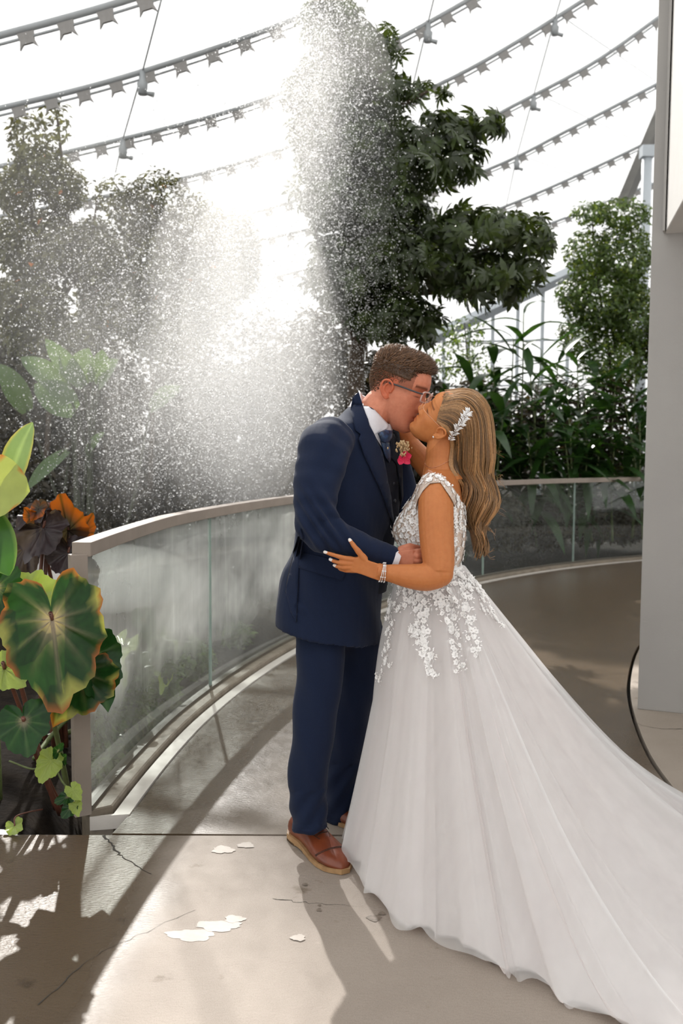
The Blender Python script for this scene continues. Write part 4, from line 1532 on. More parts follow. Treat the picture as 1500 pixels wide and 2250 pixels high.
# ---------------------------------------------------------------- bodice and straps
bo = MB()
BO = [r for r in BTc if r[1] > 1098]
bo.rings([ring_xy(P(u, w, BY), a + .0055, b + .0055, b_yaw, 56) for u, w, a, b in BO if w < 1262], caps=False)
bodice = bo.build('bodice', M_BODICE, bride)
solidify(bodice, .002)
drape(bv_bride, [(931, 1046), (950, 1041), (973, 1048), (970, 1062), (945, 1064), (930, 1080), (920, 1098), (914, 1122), (893, 1122), (903, 1095), (914, 1070)], .004, 'strap', M_BODICE, bodice, .002, 5)
drape(bv_bride, [(955, 1046), (974, 1050), (995, 1075), (1011, 1103), (1019, 1135), (1020, 1170), (1003, 1170), (1003, 1140), (997, 1114), (985, 1090), (968, 1064)], .004, 'strap', M_BODICE, bodice, .002, 5)
# far shoulder strap
fs_pts = [ring_xy(P(968, 1050, BY), .11, .066, b_yaw, 8)[k] for k in (5, 6, 7)]

# lace: cut-out flowers sewn on the bodice and trailing down the skirt
def lace_flower(seed):
    rg = np.random.default_rng(seed)
    mb_ = MB()
    npet = int(rg.integers(5, 7))
    for i in range(npet):
        a = 2 * math.pi * i / npet + rg.normal(0, .15)
        ln, w = rg.uniform(.42, .55), rg.uniform(.20, .27)
        d, s_ = np.array([math.cos(a), math.sin(a), 0]), np.array([-math.sin(a), math.cos(a), 0])
        up = np.array([0, 0, 1])
        mb_.add([d * .06, d * ln * .55 + s_ * w + up * .10, d * ln + up * .16, d * ln * .55 - s_ * w + up * .10, d * ln * .5 + up * .03],
                [(0, 4, 1), (1, 4, 2), (2, 4, 3), (3, 4, 0)])
    for i in range(int(rg.integers(4, 7))):
        a = rg.uniform(0, 6.28)
        r0, ln = rg.uniform(.4, .7), rg.uniform(.3, .5)
        b_ = a + rg.normal(0, .7)
        o = np.array([math.cos(a) * r0, math.sin(a) * r0, .03])
        d, s_ = np.array([math.cos(b_), math.sin(b_), 0]), np.array([-math.sin(b_), math.cos(b_), 0])
        mb_.add([o, o + d * ln * .5 + s_ * .09 + (0, 0, .06), o + d * ln, o + d * ln * .5 - s_ * .09 + (0, 0, .02)], [(0, 3, 2, 1)])
    for i in range(5):
        mb_.ellipsoid(np.array([rg.normal(0, .07), rg.normal(0, .07), .10]), (.05, .05, .05), 5, 4)
    me = mb_.mesh('lace_flower')
    me.materials.append(M_LACE_W)
    return me


LF = [lace_flower(s_) for s_ in range(6)]


def sew(bvh, px, py, size, parent, lift=.002):
    h, n_ = hit(bvh, px, py)
    if h is None:
        return
    a = RNG.uniform(0, 6.28)
    x = np.array([math.cos(a), 0.2, math.sin(a)])
    obj('lace_flower', LF[int(RNG.integers(6))], None, parent, frame(x - n_ * (x @ n_), n_, h + n_ * lift, m(size, 3.35)))


bv_bod = bvh_of(bodice)
bv_all_b = bvh_of(bodice, bride)
placed = []
for _ in range(4000):
    px_, py_ = RNG.uniform(856, 1024), RNG.uniform(1104, 1262)
    if any((px_ - a) ** 2 + (py_ - b) ** 2 < 100 for a, b in placed):
        continue
    h1, n1 = hit(bv_all_b, px_, py_)
    h2, n2 = hit(bv_bod, px_, py_)
    if h1 is None or h2 is None or np.linalg.norm(h1 - h2) > .012:
        continue
    placed.append((px_, py_))
    sew(bv_bod, px_, py_, RNG.uniform(13, 19), bodice)
for px_, py_ in [(938, 1050), (950, 1047), (962, 1051), (945, 1057), (930, 1062), (922, 1078), (914, 1094), (908, 1108), (968, 1056), (980, 1066), (990, 1080), (1000, 1094), (1008, 1110), (1013, 1126), (1013, 1142), (1012, 1158), (903, 1118)]:
    sew(bv_bride, px_, py_, RNG.uniform(14, 20), bodice, .005)
cols = [((868, 1285), (838, 1500), 26), ((893, 1280), (885, 1345), 10), ((925, 1290), (925, 1420), 24), ((930, 1420), (955, 1490), 10), ((950, 1285), (985, 1350), 12), ((985, 1300), (1010, 1480), 22),
        ((1015, 1280), (1045, 1440), 20), ((1030, 1265), (1095, 1375), 22), ((870, 1270), (1020, 1275), 26), ((900, 1380), (930, 1400), 8), ((1000, 1260), (1035, 1290), 8)]
for a, b, n_ in cols:
    for i in range(n_):
        t_ = (i + RNG.random()) / n_
        sew(bv_tulle, a[0] + (b[0] - a[0]) * t_ + RNG.normal(0, 7), a[1] + (b[1] - a[1]) * t_ + RNG.normal(0, 4), RNG.uniform(14, 22) * (1.1 - .35 * t_), skirt)

# ---------------------------------------------------------------- hair: long waves combed back
M_HAIR_B = simple('hair_bride', (0.40, 0.235, 0.115), (0.28, 0.155, 0.07), 150, 0.36, tint=True, transl=0.12)
hrng = np.random.default_rng(5)
K0 = np.array([(981, 861), (1038, 860), (1076, 902), (1085, 985), (1090, 1050), (1086, 1110), (1074, 1165), (1062, 1212)], float)   # outer line
K1 = np.array([(959, 927), (981, 950), (988, 978), (988, 1018), (1002, 1062), (1016, 1112), (1028, 1170), (1040, 1226)], float)    # inner line
KM = np.array([(967, 897), (1008, 893), (1035, 925), (1040, 1000), (1048, 1055), (1052, 1110), (1052, 1168), (1052, 1224)], float)     # down the middle
HC = np.array([3.475, 3.475, 3.475, 3.475, 3.47, 3.465, 3.46, 3.455])
HD = np.array([.088, .095, .098, .082, .070, .062, .048, .028])
wave_x = np.array([0, 0, .5, 3.0, 9.0, 12.0, 12.0, 9.0])
hb2 = MB()


def strand(s_, depth, far, r0, colr, jit, cut=0.0, phl=0.0):
    """s_ 0 outer .. 1 inner; depth 0 core .. 1 surface"""
    w = np.array([(1 - s_) * (1 - 2 * s_), 4 * s_ * (1 - s_), s_ * (2 * s_ - 1)])
    k = w[0] * K0 + w[1] * KM + w[2] * K1
    side = math.sin(math.pi * (.06 + .84 * s_))
    Ys = HC - (HD * side * depth) * (1 if not far else -1)
    k = k + jit
    key = np.c_[k, Ys]
    n_ = 30
    c = catmull(key, n_)
    t_ = np.linspace(0, 7, n_)
    amp = np.interp(t_, range(8), wave_x)
    phs = t_ * 2.9 + s_ * 2.2 + phl
    c[:, 0] += amp * np.sin(phs) * .9
    c[:, 2] += m(amp, 3.4) * np.cos(phs * 1.0 + .6) * .8
    if not far:
        for i_ in range(0, 17):
            h_, _n = hit(bv_bride, c[i_, 0], c[i_, 1])
            if h_ is not None:
                c[i_, 2] = min(c[i_, 2], h_[1] - .003 - .010 * max(0, depth - .6) * min(1, i_ / 4))
        c[:18, 2] = np.convolve(np.pad(c[:18, 2], 1, 'edge'), [.25, .5, .25], 'valid')
    if cut:
        c = c[:int(n_ * (1 - cut))]
    pts = np.array([P(*q_) for q_ in c])
    kk = len(pts)
    rr = r0 * np.interp(np.linspace(0, 1, kk), [0, .05, .8, 1], [.6, 1, .85, .15])
    hb2.tube(pts, rr, 4, caps=False, col=colr)


N_LOCK = 64
for li in range(N_LOCK):
    far = li % 5 == 0
    s_l = hrng.random() if not far else hrng.random() * .9
    d_l = 1 - .30 * hrng.random() ** 1.5
    b_l = np.clip(hrng.normal(.82, .34), .30, 1.5)
    j_l = hrng.normal(0, 1.0, 2)
    ph_l = hrng.normal(0, .35)
    warm = hrng.random()
    cut_l = max(0, hrng.normal(.015, .04))
    for i in range(30):
        ds = hrng.normal(0, .020)
        s_ = np.clip(s_l + ds, 0, 1)
        depth = d_l + .05 * hrng.normal()
        br_ = np.clip(b_l * hrng.uniform(.7, 1.35), .22, 1.9)
        colr = np.array([1.0, .95, .86]) * br_ if warm < .7 else np.array([1.55, 1.42, 1.22]) * br_
        # strands of a lock close up towards its end
        jit = np.tile(j_l, (8, 1)) * np.linspace(.3, 2.4, 8)[:, None] + np.outer(np.linspace(0, 1, 8) ** 1.5, (ds * 1000 * .045, 0)) + hrng.normal(0, .35, (8, 2))
        strand(s_, depth, far, hrng.uniform(.0009, .0018), colr, jit, cut=max(0, cut_l + hrng.normal(0, .03)), phl=ph_l)
# crown: from the parting over the top of the head, far side
for i in range(260):
    s_ = hrng.random() * .18
    strand(s_, .3 + .8 * hrng.random(), hrng.random() < .5, .0016, np.array([1, .96, .88]) * hrng.uniform(.6, 1.5), np.tile(hrng.normal(0, 2.0, 2), (8, 1)))
# flyaways
for i in range(46):
    s_ = hrng.random() * .3
    w0_ = 3 + hrng.integers(0, 5)
    base = K0[min(w0_, 7)] + hrng.normal(0, 5, 2)
    d = hrng.normal(0, 1, 2) * (6, 10) + (9, 6)
    pts = [P(base[0], base[1], 3.45), P(base[0] + d[0] * .5 + hrng.normal(0, 3), base[1] + d[1] * .6 + hrng.normal(0, 4), 3.45 + hrng.normal(0, .02)), P(base[0] + d[0] * 1.3, base[1] + d[1] * 1.2, 3.45 + hrng.normal(0, .03))]
    hb2.tube(catmull(pts, 9), .00045, 3, caps=False, col=np.array([1.3, 1.2, 1.0]))
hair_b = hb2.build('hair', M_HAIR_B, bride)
# body of the hair under the outer strands
core = MB()
core_r = []
for k in range(24):
    t_ = k / 23 * 6.6 + .25
    a = np.array([np.interp(t_, range(8), K0[:, q_]) for q_ in (0, 1)])
    b = np.array([np.interp(t_, range(8), K1[:, q_]) for q_ in (0, 1)])
    c = (a + b) / 2
    Yc, hd = np.interp(t_, range(8), HC), np.interp(t_, range(8), HD)
    rr = []
    for q_ in np.linspace(0, 2 * math.pi, 20, endpoint=False):
        w = c + (a - c) * math.cos(q_) * .86
        rr.append(P(w[0], w[1], Yc + hd * .74 * math.sin(q_)))
    core_r.append(rr)
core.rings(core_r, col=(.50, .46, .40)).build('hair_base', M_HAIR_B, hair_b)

# ---------------------------------------------------------------- jewellery, comb, glasses
M_CRYSTAL = simple('crystal_white', (0.86, 0.85, 0.84), (0.70, 0.69, 0.69), 200, 0.12, spec=0.9)
M_GOLD = simple('rose_gold', (0.80, 0.48, 0.32), (0.7, 0.4, 0.26), 30, 0.25, metal=0.9)
M_SILVER = simple('silver', (0.82, 0.80, 0.78), (0.7, 0.68, 0.66), 30, 0.25, metal=0.6)
bv_hair = bvh_of(hair_b)
cm = MB()
spine = catmull([(988, 968), (1000, 948), (1012, 930), (1024, 912), (1030, 906)], 26)
base_pts = []
for i, (px_, py_) in enumerate(spine):
    h, n_ = hit(bv_hair, px_, py_)
    h2, _n2 = hit(bv_bride, px_, py_)
    Yh = min([q_[1] for q_ in (h, h2) if q_ is not None] or [3.36])
    base_pts.append(P(px_, py_, Yh - .007))
base_pts = np.array(base_pts)
cm.tube(base_pts, .0011, 5)
cmo = cm.build('hair_comb', M_SILVER, bride)
leafc = MB()
leafc.add([(0, 0, 0), (.5, .2, .12), (1, 0, .1), (.5, -.2, .12), (.5, 0, .26), (.5, 0, -.05)], [(0, 1, 4), (1, 2, 4), (2, 3, 4), (3, 0, 4), (0, 5, 1), (1, 5, 2), (2, 5, 3), (3, 5, 0)])
leaf_me = leafc.mesh('crystal', False)
leaf_me.materials.append(M_CRYSTAL)
for i, p in enumerate(base_pts):
    t_ = nrm(base_pts[min(i + 1, 25)] - base_pts[max(i - 1, 0)])
    for s_ in (-1, 1):
        sp_ = 1.4 + 1.0 * math.sin(i * 1.7)
        d = nrm(t_ * .8 + s_ * sp_ * np.cross(t_, (0, -1, 0)) + RNG.normal(0, .2, 3))
        obj('crystal', leaf_me, None, cmo, frame(d, (0, -1, .2), p, .017 * RNG.uniform(.7, 1.4)))
for k, dx in enumerate((-3.5, 0, 4)):
    c, ax = P(841 + dx, 1258 + dx * .1, 3.194), nrm(P(870, 1262, 3.19) - P(830, 1255, 3.195))
    ax = nrm(ax + np.array([0, .1, .08 * (k - 1)]))
    u1 = nrm(np.cross(ax, (0, 1, 0)))
    u2 = np.cross(ax, u1)
    ring = np.array([c + .0315 * (math.cos(q_) * u1 + math.sin(q_) * u2) - u1 * 0 for q_ in np.linspace(0, 2 * math.pi, 40)])
    br_o = MB().tube(ring, .0013, 6, caps=False).build('bracelet', M_SILVER, bride)
    for q_ in range(0, 39, 4):
        MB().ellipsoid(ring[q_], (.0026,) * 3, 6, 5).build('bead', M_CRYSTAL, br_o)
nk = []
for px_, py_ in [(934, 1018), (938, 1024), (945, 1028), (955, 1027), (966, 1023), (978, 1017), (987, 1013)]:
    h, n_ = hit(bv_bride, px_, py_)
    if h is not None:
        nk.append(h + n_ * .0015)
if len(nk) > 3:
    MB().tube(catmull(nk, 30), .0007, 5).build('necklace', M_GOLD, bride)
lob = TB([(-.004, .080, -.030)])[0]
MB().ellipsoid(lob, (.0042,) * 3, 8, 6).build('earring', M_CRYSTAL, bride)
glasses(TB, bride, .0009, M_GOLD, M_GOLD, .0235, .0185, .112, .8, .0008, zc=.012)
# ================================================================== planting
prng = np.random.default_rng(21)


def leaf_mat(name, c1, c2, rough=0.38, transl=0.35, tc=(1.3, 1.25, 0.55), scale=6, tint=True, spec=0.5):
    return simple(name, c1, c2, scale, rough, tint=tint, transl=transl, transl_col=tc, spec=spec)


M_LEAF_TREE = leaf_mat('leaf_tree', (0.046, 0.066, 0.024), (0.024, 0.036, 0.013), scale=2)
M_LEAF_FINE = leaf_mat('leaf_fine', (0.115, 0.120, 0.048), (0.060, 0.056, 0.026), scale=2)
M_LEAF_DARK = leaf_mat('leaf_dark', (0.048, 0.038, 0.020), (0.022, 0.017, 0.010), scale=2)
M_LEAF_SHRUB = leaf_mat('leaf_shrub', (0.085, 0.135, 0.035), (0.045, 0.080, 0.020), scale=2)
M_LEAF_GING = leaf_mat('leaf_ginger', (0.035, 0.088, 0.020), (0.018, 0.048, 0.012), rough=0.3, scale=3, tint=False)
M_LEAF_BAN = leaf_mat('leaf_banana', (0.12, 0.19, 0.085), (0.085, 0.14, 0.06), rough=0.3, scale=3, tint=False)
M_EAR = leaf_mat('leaf_elephant_ear', (1.0, 1.0, 1.0), (0.86, 0.86, 0.86), rough=0.22, transl=0.38, tc=(1.25, 1.2, 0.5), scale=14, spec=0.3)
M_BARK = simple('bark', (0.085, 0.062, 0.042), (0.045, 0.032, 0.022), 14, 0.85, bump_s=0.6)
M_STALK = simple('stalk_red', (0.17, 0.060, 0.035), (0.09, 0.032, 0.020), 18, 0.45)
M_STALK_D = simple('stalk_dark', (0.045, 0.055, 0.025), (0.03, 0.035, 0.016), 18, 0.5)
M_STALK_G = simple('stalk_green', (0.12, 0.16, 0.05), (0.08, 0.10, 0.03), 18, 0.5)


def blade(n=6, width=.5, droop=.25, fold=.25, tipw=1.0, base=.12):
    """leaf blade along +X, unit length; midrib lowest; returns verts, faces"""
    v, f = [], []
    for i in range(n + 1):
        t_ = i / n
        w = width * (math.sin(math.pi * min(1, base + t_ * (1 - base))) ** .8) * .5 if t_ < 1 else 0.0
        if t_ == 0:
            w = width * .05
        z = -droop * t_ * t_
        x = t_ * (1 - .25 * droop * t_)
        v += [(x, -w, z + fold * w), (x, 0, z), (x, w, z + fold * w)]
    for i in range(n):
        a = i * 3
        f += [(a, a + 3, a + 4, a + 1), (a + 1, a + 4, a + 5, a + 2)]
    return np.array(v), f


def xf(v, x, z, loc, s):
    x = nrm(x)
    z = np.asarray(z, float)
    z = nrm(z - x * (z @ x) + 1e-6)
    y = np.cross(z, x)
    return v @ (np.column_stack([x, y, z]) * s).T + loc


def palmate(seed):
    rg = np.random.default_rng(seed)
    v0, f0 = blade(3, .30, .35, .2, base=.08)
    mb_ = MB()
    k = int(rg.integers(7, 10))
    for i in range(k):
        a = 2 * math.pi * i / k + rg.normal(0, .12)
        d = np.array([math.cos(a), math.sin(a), -.18 + rg.normal(0, .1)])
        mb_.add(xf(v0, d, (0, 0, 1), d * .05, rg.uniform(.75, 1.05)), f0)
    return np.vstack(mb_.v), mb_.f


PALM = [palmate(s_) for s_ in range(4)]


def unit(a):
    return a / (np.linalg.norm(a, axis=1)[:, None] + 1e-9)


def scatter_mesh(name, v0, f0, pos, x, z, s_, col):
    """one mesh of many copies of a small blade"""
    n, k = len(pos), len(v0)
    z = unit(z)
    x = unit(x - z * (x * z).sum(1)[:, None])
    y = np.cross(z, x)
    R = np.stack([x, y, z], 2) * s_[:, None, None]
    v = np.einsum('nij,kj->nki', R, v0) + pos[:, None, :]
    fa = np.array([q_ if len(q_) == 4 else (*q_, q_[-1]) for q_ in f0])
    F = (fa[None] + (np.arange(n) * k)[:, None, None]).reshape(-1, 4)
    me = bpy.data.meshes.new(name)
    me.vertices.add(n * k)
    me.vertices.foreach_set('co', v.astype(np.float32).ravel())
    me.loops.add(len(F) * 4)
    me.loops.foreach_set('vertex_index', F.astype(np.int32).ravel())
    me.polygons.add(len(F))
    me.polygons.foreach_set('loop_start', np.arange(0, len(F) * 4, 4, dtype=np.int32))
    me.polygons.foreach_set('use_smooth', np.ones(len(F), bool))
    me.update(calc_edges=True)
    at = me.color_attributes.new('tint', 'FLOAT_COLOR', 'POINT')
    c4 = np.repeat(np.hstack([col, np.ones((n, 1))]), k, axis=0)
    at.data.foreach_set('color', c4.astype(np.float32).ravel())
    return me



def in_blobs(blobs, n, rg, shell=.55):
    """points in ovals given as (px, py, rx, ry, Y, depth radius); returns points and outward directions"""
    B = np.array([tuple(q_) + (1.0,) * (7 - len(q_)) for q_ in blobs], float)      # a seventh number thins a blob out
    vol = B[:, 2] * B[:, 3] * B[:, 5] ** .5 * B[:, 6]
    b = B[rg.choice(len(B), n, p=vol / vol.sum())]
    d = unit(rg.normal(0, 1, (n, 3)))
    r = rg.random(n) ** (1 / 3) * (1 - shell) + shell * rg.random(n) ** .25
    px_ = b[:, 0] + d[:, 0] * b[:, 2] * r
    py_ = b[:, 1] - d[:, 2] * b[:, 3] * r
    Yp = b[:, 4] + d[:, 1] * b[:, 5] * r
    dr = np.stack([(px_ - 750) / F_PX, -(py_ - 1125) / F_PX, -np.ones(n)], 1) @ CR.T
    return CAM_P + dr * (Yp / dr[:, 1])[:, None], d


def limb(mbx, pts, r0, r1, n=8):
    p = catmull(pts, 6 * len(pts))
    mbx.tube(p, np.linspace(r0, r1, len(p)), n)


# ---------------------------------------------------------------- the tall umbrella tree
TB_ = [(735, 55, 75, 70, 9.6, .5), (825, 115, 55, 65, 9.6, .5), (720, 190, 95, 80, 9.6, .6), (850, 205, 70, 50, 9.5, .5), (935, 200, 50, 22, 9.5, .3), (800, 300, 110, 70, 9.5, .6),
       (950, 290, 105, 45, 9.4, .5), (1065, 268, 50, 30, 9.4, .3), (920, 365, 120, 50, 9.3, .6), (1020, 350, 55, 35, 9.4, .4), (740, 420, 95, 90, 9.5, .6), (850, 455, 90, 60, 9.4, .6),
       (1045, 500, 105, 48, 9.2, .6), (1150, 510, 65, 45, 9.2, .4), (1205, 540, 25, 30, 9.2, .3), (900, 565, 130, 70, 9.2, .7), (1060, 610, 110, 58, 9.1, .6), (1150, 600, 50, 40, 9.2, .4),
       (770, 590, 100, 100, 9.4, .6), (850, 690, 105, 60, 9.2, .5), (930, 710, 45, 45, 9.3, .4), (690, 310, 60, 80, 9.7, .5)]
tr_e = tag(empty('umbrella_tree', (P(785, 900, 9.6)[0], 9.6, 0)), 'tall dark umbrella tree with fingered leaves rising behind the couple', 'tree')
tk = MB()
base = P(790, 1100, 9.6)
limb(tk, [base * [1, 1, 0], P(782, 900, 9.6), P(784, 780, 9.6), P(800, 680, 9.6), P(770, 520, 9.6), P(745, 330, 9.6), P(740, 60, 9.6)], .10, .02)
for a, b, c in (((795, 730), (830, 640), (900, 560)), ((800, 690), (930, 590), (1100, 540)), ((775, 560), (850, 460), (950, 370)), ((760, 450), (850, 330), (1050, 275)), ((748, 330), (800, 220), (850, 130)),
                ((790, 760), (720, 640), (690, 480)), ((850, 640), (960, 640), (1130, 610)), ((750, 300), (830, 260), (940, 200))):
    limb(tk, [P(*a, 9.6), P(*b, 9.45), P(*c, 9.35)], .045, .012)
tk.build('trunk', M_BARK, tr_e)
NT = 2000
tp, td = in_blobs([(b[0], b[1], b[2] * 1.06, b[3] * 1.10, b[4], b[5] * 1.5) for b in TB_], NT, prng, .35)
o_ = np.argsort(tp[:, 1])
tp, td = tp[o_], td[o_]
tz = unit(td * .6 + np.array([0, -.15, .55]) + prng.normal(0, .55, (NT, 3)))
tx = unit(np.cross(tz, prng.normal(0, 1, (NT, 3))))
ts = prng.uniform(.085, .19, NT)
meshes = []
for k, (v0, f0) in enumerate(PALM):
    for sh in (.75, 1.1, 1.6):
        me = MB().add(v0, f0, np.array([sh, sh, sh * .9])).mesh('leaf')
        me.materials.append(M_LEAF_TREE)
        meshes.append(me)
for i in range(280):
    obj('leaf', meshes[int(prng.integers(len(meshes)))], None, tr_e, frame(tx[i], tz[i], tp[i], ts[i]))
v_, f_ = PALM[1]
cc = prng.uniform(.6, 1.6, NT - 280)
tag(obj('foliage', scatter_mesh('foliage', v_, f_, tp[280:], tx[280:], tz[280:], ts[280:], np.stack([cc, cc, cc * .85], 1)), M_LEAF_TREE, tr_e), kind='stuff')


# ---------------------------------------------------------------- small-leaved trees and shrubs
def bushy(name, label, cat, blobs, n, size, mat, trunk, group=None, seed=0, tip=None, base_px=None):
    rg = np.random.default_rng(seed)
    b0 = base_px or (blobs[0][0], 1150)
    Y = blobs[0][4]
    bp = P(b0[0], b0[1], Y)
    e = tag(empty(name, (bp[0], Y, 0)), label, cat, group)
    mb_ = MB()
    for path in trunk:
        limb(mb_, [P(*q_, Y) if len(q_) == 2 else P(*q_) for q_ in path], .035, .008, 6)
    if trunk:
        mb_.build('stem', M_BARK, e)
    v0, f0 = blade(2, .42, .2, .3)
    p, d = in_blobs(blobs, n, rg)
    z = unit(d * .6 + np.array([0, -.1, .6]) + rg.normal(0, .45, (n, 3)))
    x = unit(np.cross(z, rg.normal(0, 1, (n, 3))))
    c = rg.uniform(.55, 1.55, n)
    colr = np.stack([c, c, c * .85], 1)
    if tip:
        hit_ = rg.random(n) < tip[0]
        colr[hit_] = np.array(tip[1]) * c[hit_][:, None]
    tag(obj('foliage', scatter_mesh('foliage', v0, f0, p, x, z, size * rg.uniform(.7, 1.35, n), colr), mat, e), kind='stuff')
    return e


bushy('small_leaved_tree', 'brownish fine-leaved tree at the left edge with an airy top sprig', 'tree',
      [(55, 300, 42, 70, 11.4, .4, .35), (118, 270, 40, 60, 11.4, .3, .22), (85, 370, 70, 60, 11.4, .4, .6), (30, 420, 55, 50, 11.4, .4), (140, 415, 55, 60, 11.4, .4), (85, 540, 110, 90, 11.4, .5), (60, 660, 95, 70, 11.4, .5), (200, 560, 70, 90, 11.5, .5), (110, 740, 120, 60, 11.5, .5)],
      15000, .088, M_LEAF_FINE, [[(100, 1050), (110, 800), (90, 600), (60, 400), (50, 280)], [(105, 760), (150, 560), (130, 300), (122, 240)], [(110, 700), (190, 560), (215, 430)]], seed=31, tip=(.003, (6, 1.8, .6)), base_px=(100, 1120))
bushy('small_leaved_tree', 'fine-leaved tree with reddish-brown cast directly behind the spray', 'tree',
      [(300, 470, 70, 60, 11.8, .4, .6), (250, 430, 55, 50, 11.8, .3, .4), (345, 430, 70, 65, 11.8, .4, .5), (330, 570, 100, 90, 11.8, .5), (250, 660, 90, 90, 11.8, .5), (430, 500, 70, 80, 11.9, .4), (450, 630, 85, 100, 11.9, .5), (370, 720, 110, 80, 11.9, .5), (520, 560, 60, 110, 12.0, .5)],
      15000, .086, M_LEAF_FINE, [[(330, 1080), (335, 850), (320, 650), (290, 470), (250, 400)], [(335, 780), (420, 620), (440, 480)], [(330, 650), (360, 500), (350, 400)]], seed=32, tip=(.003, (6, 2, .6)), base_px=(330, 1120))
bushy('leafy_shrub', 'dense rounded shrub with yellow-green tips beside the grey wall', 'shrub',
      [(1300, 470, 50, 28, 15.5, .6), (1370, 470, 65, 40, 15.5, .6), (1290, 560, 55, 60, 15.5, .7), (1370, 560, 75, 75, 15.5, .8), (1330, 660, 95, 80, 15.5, .9), (1260, 650, 45, 50, 15.5, .6), (1390, 690, 60, 90, 15.5, .8), (1350, 790, 85, 70, 15.5, .8), (1270, 740, 50, 50, 15.5, .6)],
      15000, .085, M_LEAF_SHRUB, [[(1340, 1000), (1340, 800), (1310, 600), (1300, 470)], [(1345, 780), (1390, 600), (1380, 470)]], seed=33, tip=(.10, (2.4, 1.9, .9)), base_px=(1340, 1100))
bushy('thin_shrub', 'sparse pale shrub against the far glazing', 'shrub',
      [(1020, 730, 55, 40, 18.0, .5), (990, 790, 60, 50, 18.0, .5), (1060, 790, 40, 50, 18.0, .5)], 900, .09, M_LEAF_SHRUB, [[(1025, 1000), (1030, 850), (1020, 710)]], seed=34, base_px=(1025, 1080), tip=(.4, (2.2, 2.0, 1.2)))
bushy('added_shade_tree', 'tree added behind the umbrella tree to shade the path, filling its gaps', 'tree',  # added to shade the far path, mostly hidden by the umbrella tree
      [(800, 250, 90, 90, 16.0, .9), (780, 420, 90, 110, 16.0, 1.0), (880, 480, 90, 80, 16.0, 1.0), (820, 590, 110, 80, 16.0, 1.0), (960, 560, 80, 60, 16.0, .9), (880, 360, 70, 60, 16.0, .9)],
      9000, .13, M_LEAF_TREE, [[(800, 1050), (805, 800), (800, 600), (800, 300)], [(805, 700), (880, 560), (930, 480)]], seed=36, base_px=(800, 1070))
U = [('tall dark backdrop shrub behind the left trees', [(150, 760, 220, 130, 14.0, .6), (120, 960, 240, 150, 14.0, .6), (150, 1090, 240, 70, 14.0, .6), (-330, 700, 260, 230, 14.0, .7), (-330, 1000, 280, 150, 14.0, .7)]),
     ('tall dark backdrop shrub behind the spray', [(520, 800, 200, 140, 14.4, .6), (520, 980, 220, 140, 14.4, .6), (560, 1080, 260, 60, 14.4, .6), (760, 900, 140, 150, 14.4, .6)]),
     ('low dark shrub under the fine-leaved trees, farthest left', [(40, 800, 110, 80, 11.9, .6), (20, 930, 120, 120, 11.9, .6), (60, 1060, 130, 90, 11.9, .6)]),
     ('low dark shrub behind the paddle-leaved plant', [(220, 860, 120, 110, 12.2, .6), (200, 990, 130, 120, 12.2, .6), (240, 1090, 130, 80, 12.2, .6)]),
     ('low dark shrub seen through the middle of the spray', [(430, 880, 120, 120, 12.4, .6), (420, 1010, 120, 110, 12.4, .6), (400, 1090, 130, 60, 12.4, .6)]),
     ('low dark shrub behind the spray next to the man', [(620, 860, 110, 130, 12.7, .6), (620, 990, 110, 110, 12.7, .6), (600, 1070, 120, 60, 12.7, .6), (700, 760, 80, 90, 12.7, .6)]),
     ('low dark shrub around the umbrella tree trunk', [(820, 860, 110, 90, 12.9, .6), (900, 900, 80, 110, 12.9, .6), (870, 1000, 100, 90, 12.9, .6)])]
for k, (lab, bl) in enumerate(U):
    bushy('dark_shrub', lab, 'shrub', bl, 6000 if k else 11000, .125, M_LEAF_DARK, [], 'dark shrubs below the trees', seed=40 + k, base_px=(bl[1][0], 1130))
for k, (lab, bl) in enumerate([('dark shrub behind the ginger clump, nearer the bride', [(1040, 930, 90, 110, 15.0, .6), (1120, 960, 100, 100, 15.0, .6), (1010, 1020, 80, 60, 15.0, .5)]),
                               ('dark shrub behind the ginger clump, nearer the grey wall', [(1230, 930, 110, 110, 15.2, .6), (1350, 930, 100, 110, 15.2, .6), (1300, 1020, 130, 60, 15.2, .5), (1530, 760, 130, 200, 15.6, .7), (1560, 980, 150, 120, 15.4, .7)])]):
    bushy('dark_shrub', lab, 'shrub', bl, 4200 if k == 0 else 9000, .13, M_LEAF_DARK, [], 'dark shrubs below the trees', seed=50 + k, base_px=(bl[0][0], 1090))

# ---------------------------------------------------------------- shell ginger along the far railing
GL = []
for k, (dr, fo) in enumerate(((.35, .3), (.6, .25), (.95, .2), (.2, .35))):
    v0, f0 = blade(8, .185, dr, fo, base=.06)
    me = MB().add(v0, f0).mesh('leaf')
    me.materials.append(M_LEAF_GING)
    GL.append(me)
GS = [(985, 850, 13.4), (1010, 905, 12.9), (1035, 800, 13.6), (1060, 860, 13.0), (1085, 785, 13.5), (1105, 900, 12.8), (1128, 745, 13.4), (1150, 690, 13.3), (1165, 830, 13.0), (1190, 770, 13.7),
      (1200, 900, 12.9), (1225, 800, 13.6), (1245, 850, 13.1), (1268, 790, 14.0), (1285, 880, 13.4), (1310, 830, 14.0), (1330, 900, 13.5), (1352, 840, 14.2), (1372, 885, 13.7), (1395, 825, 14.3), (1405, 930, 13.6),
      (1290, 950, 13.2), (1160, 950, 12.75), (1070, 950, 12.6), (1240, 960, 12.95), (1350, 965, 13.4), (1030, 970, 12.5)]
ORD = ['first', 'second', 'third', 'fourth', 'fifth', 'sixth', 'seventh', 'eighth', 'ninth', 'tenth', 'eleventh', 'twelfth', 'thirteenth', 'fourteenth', 'fifteenth', 'sixteenth']
GLAB = {}
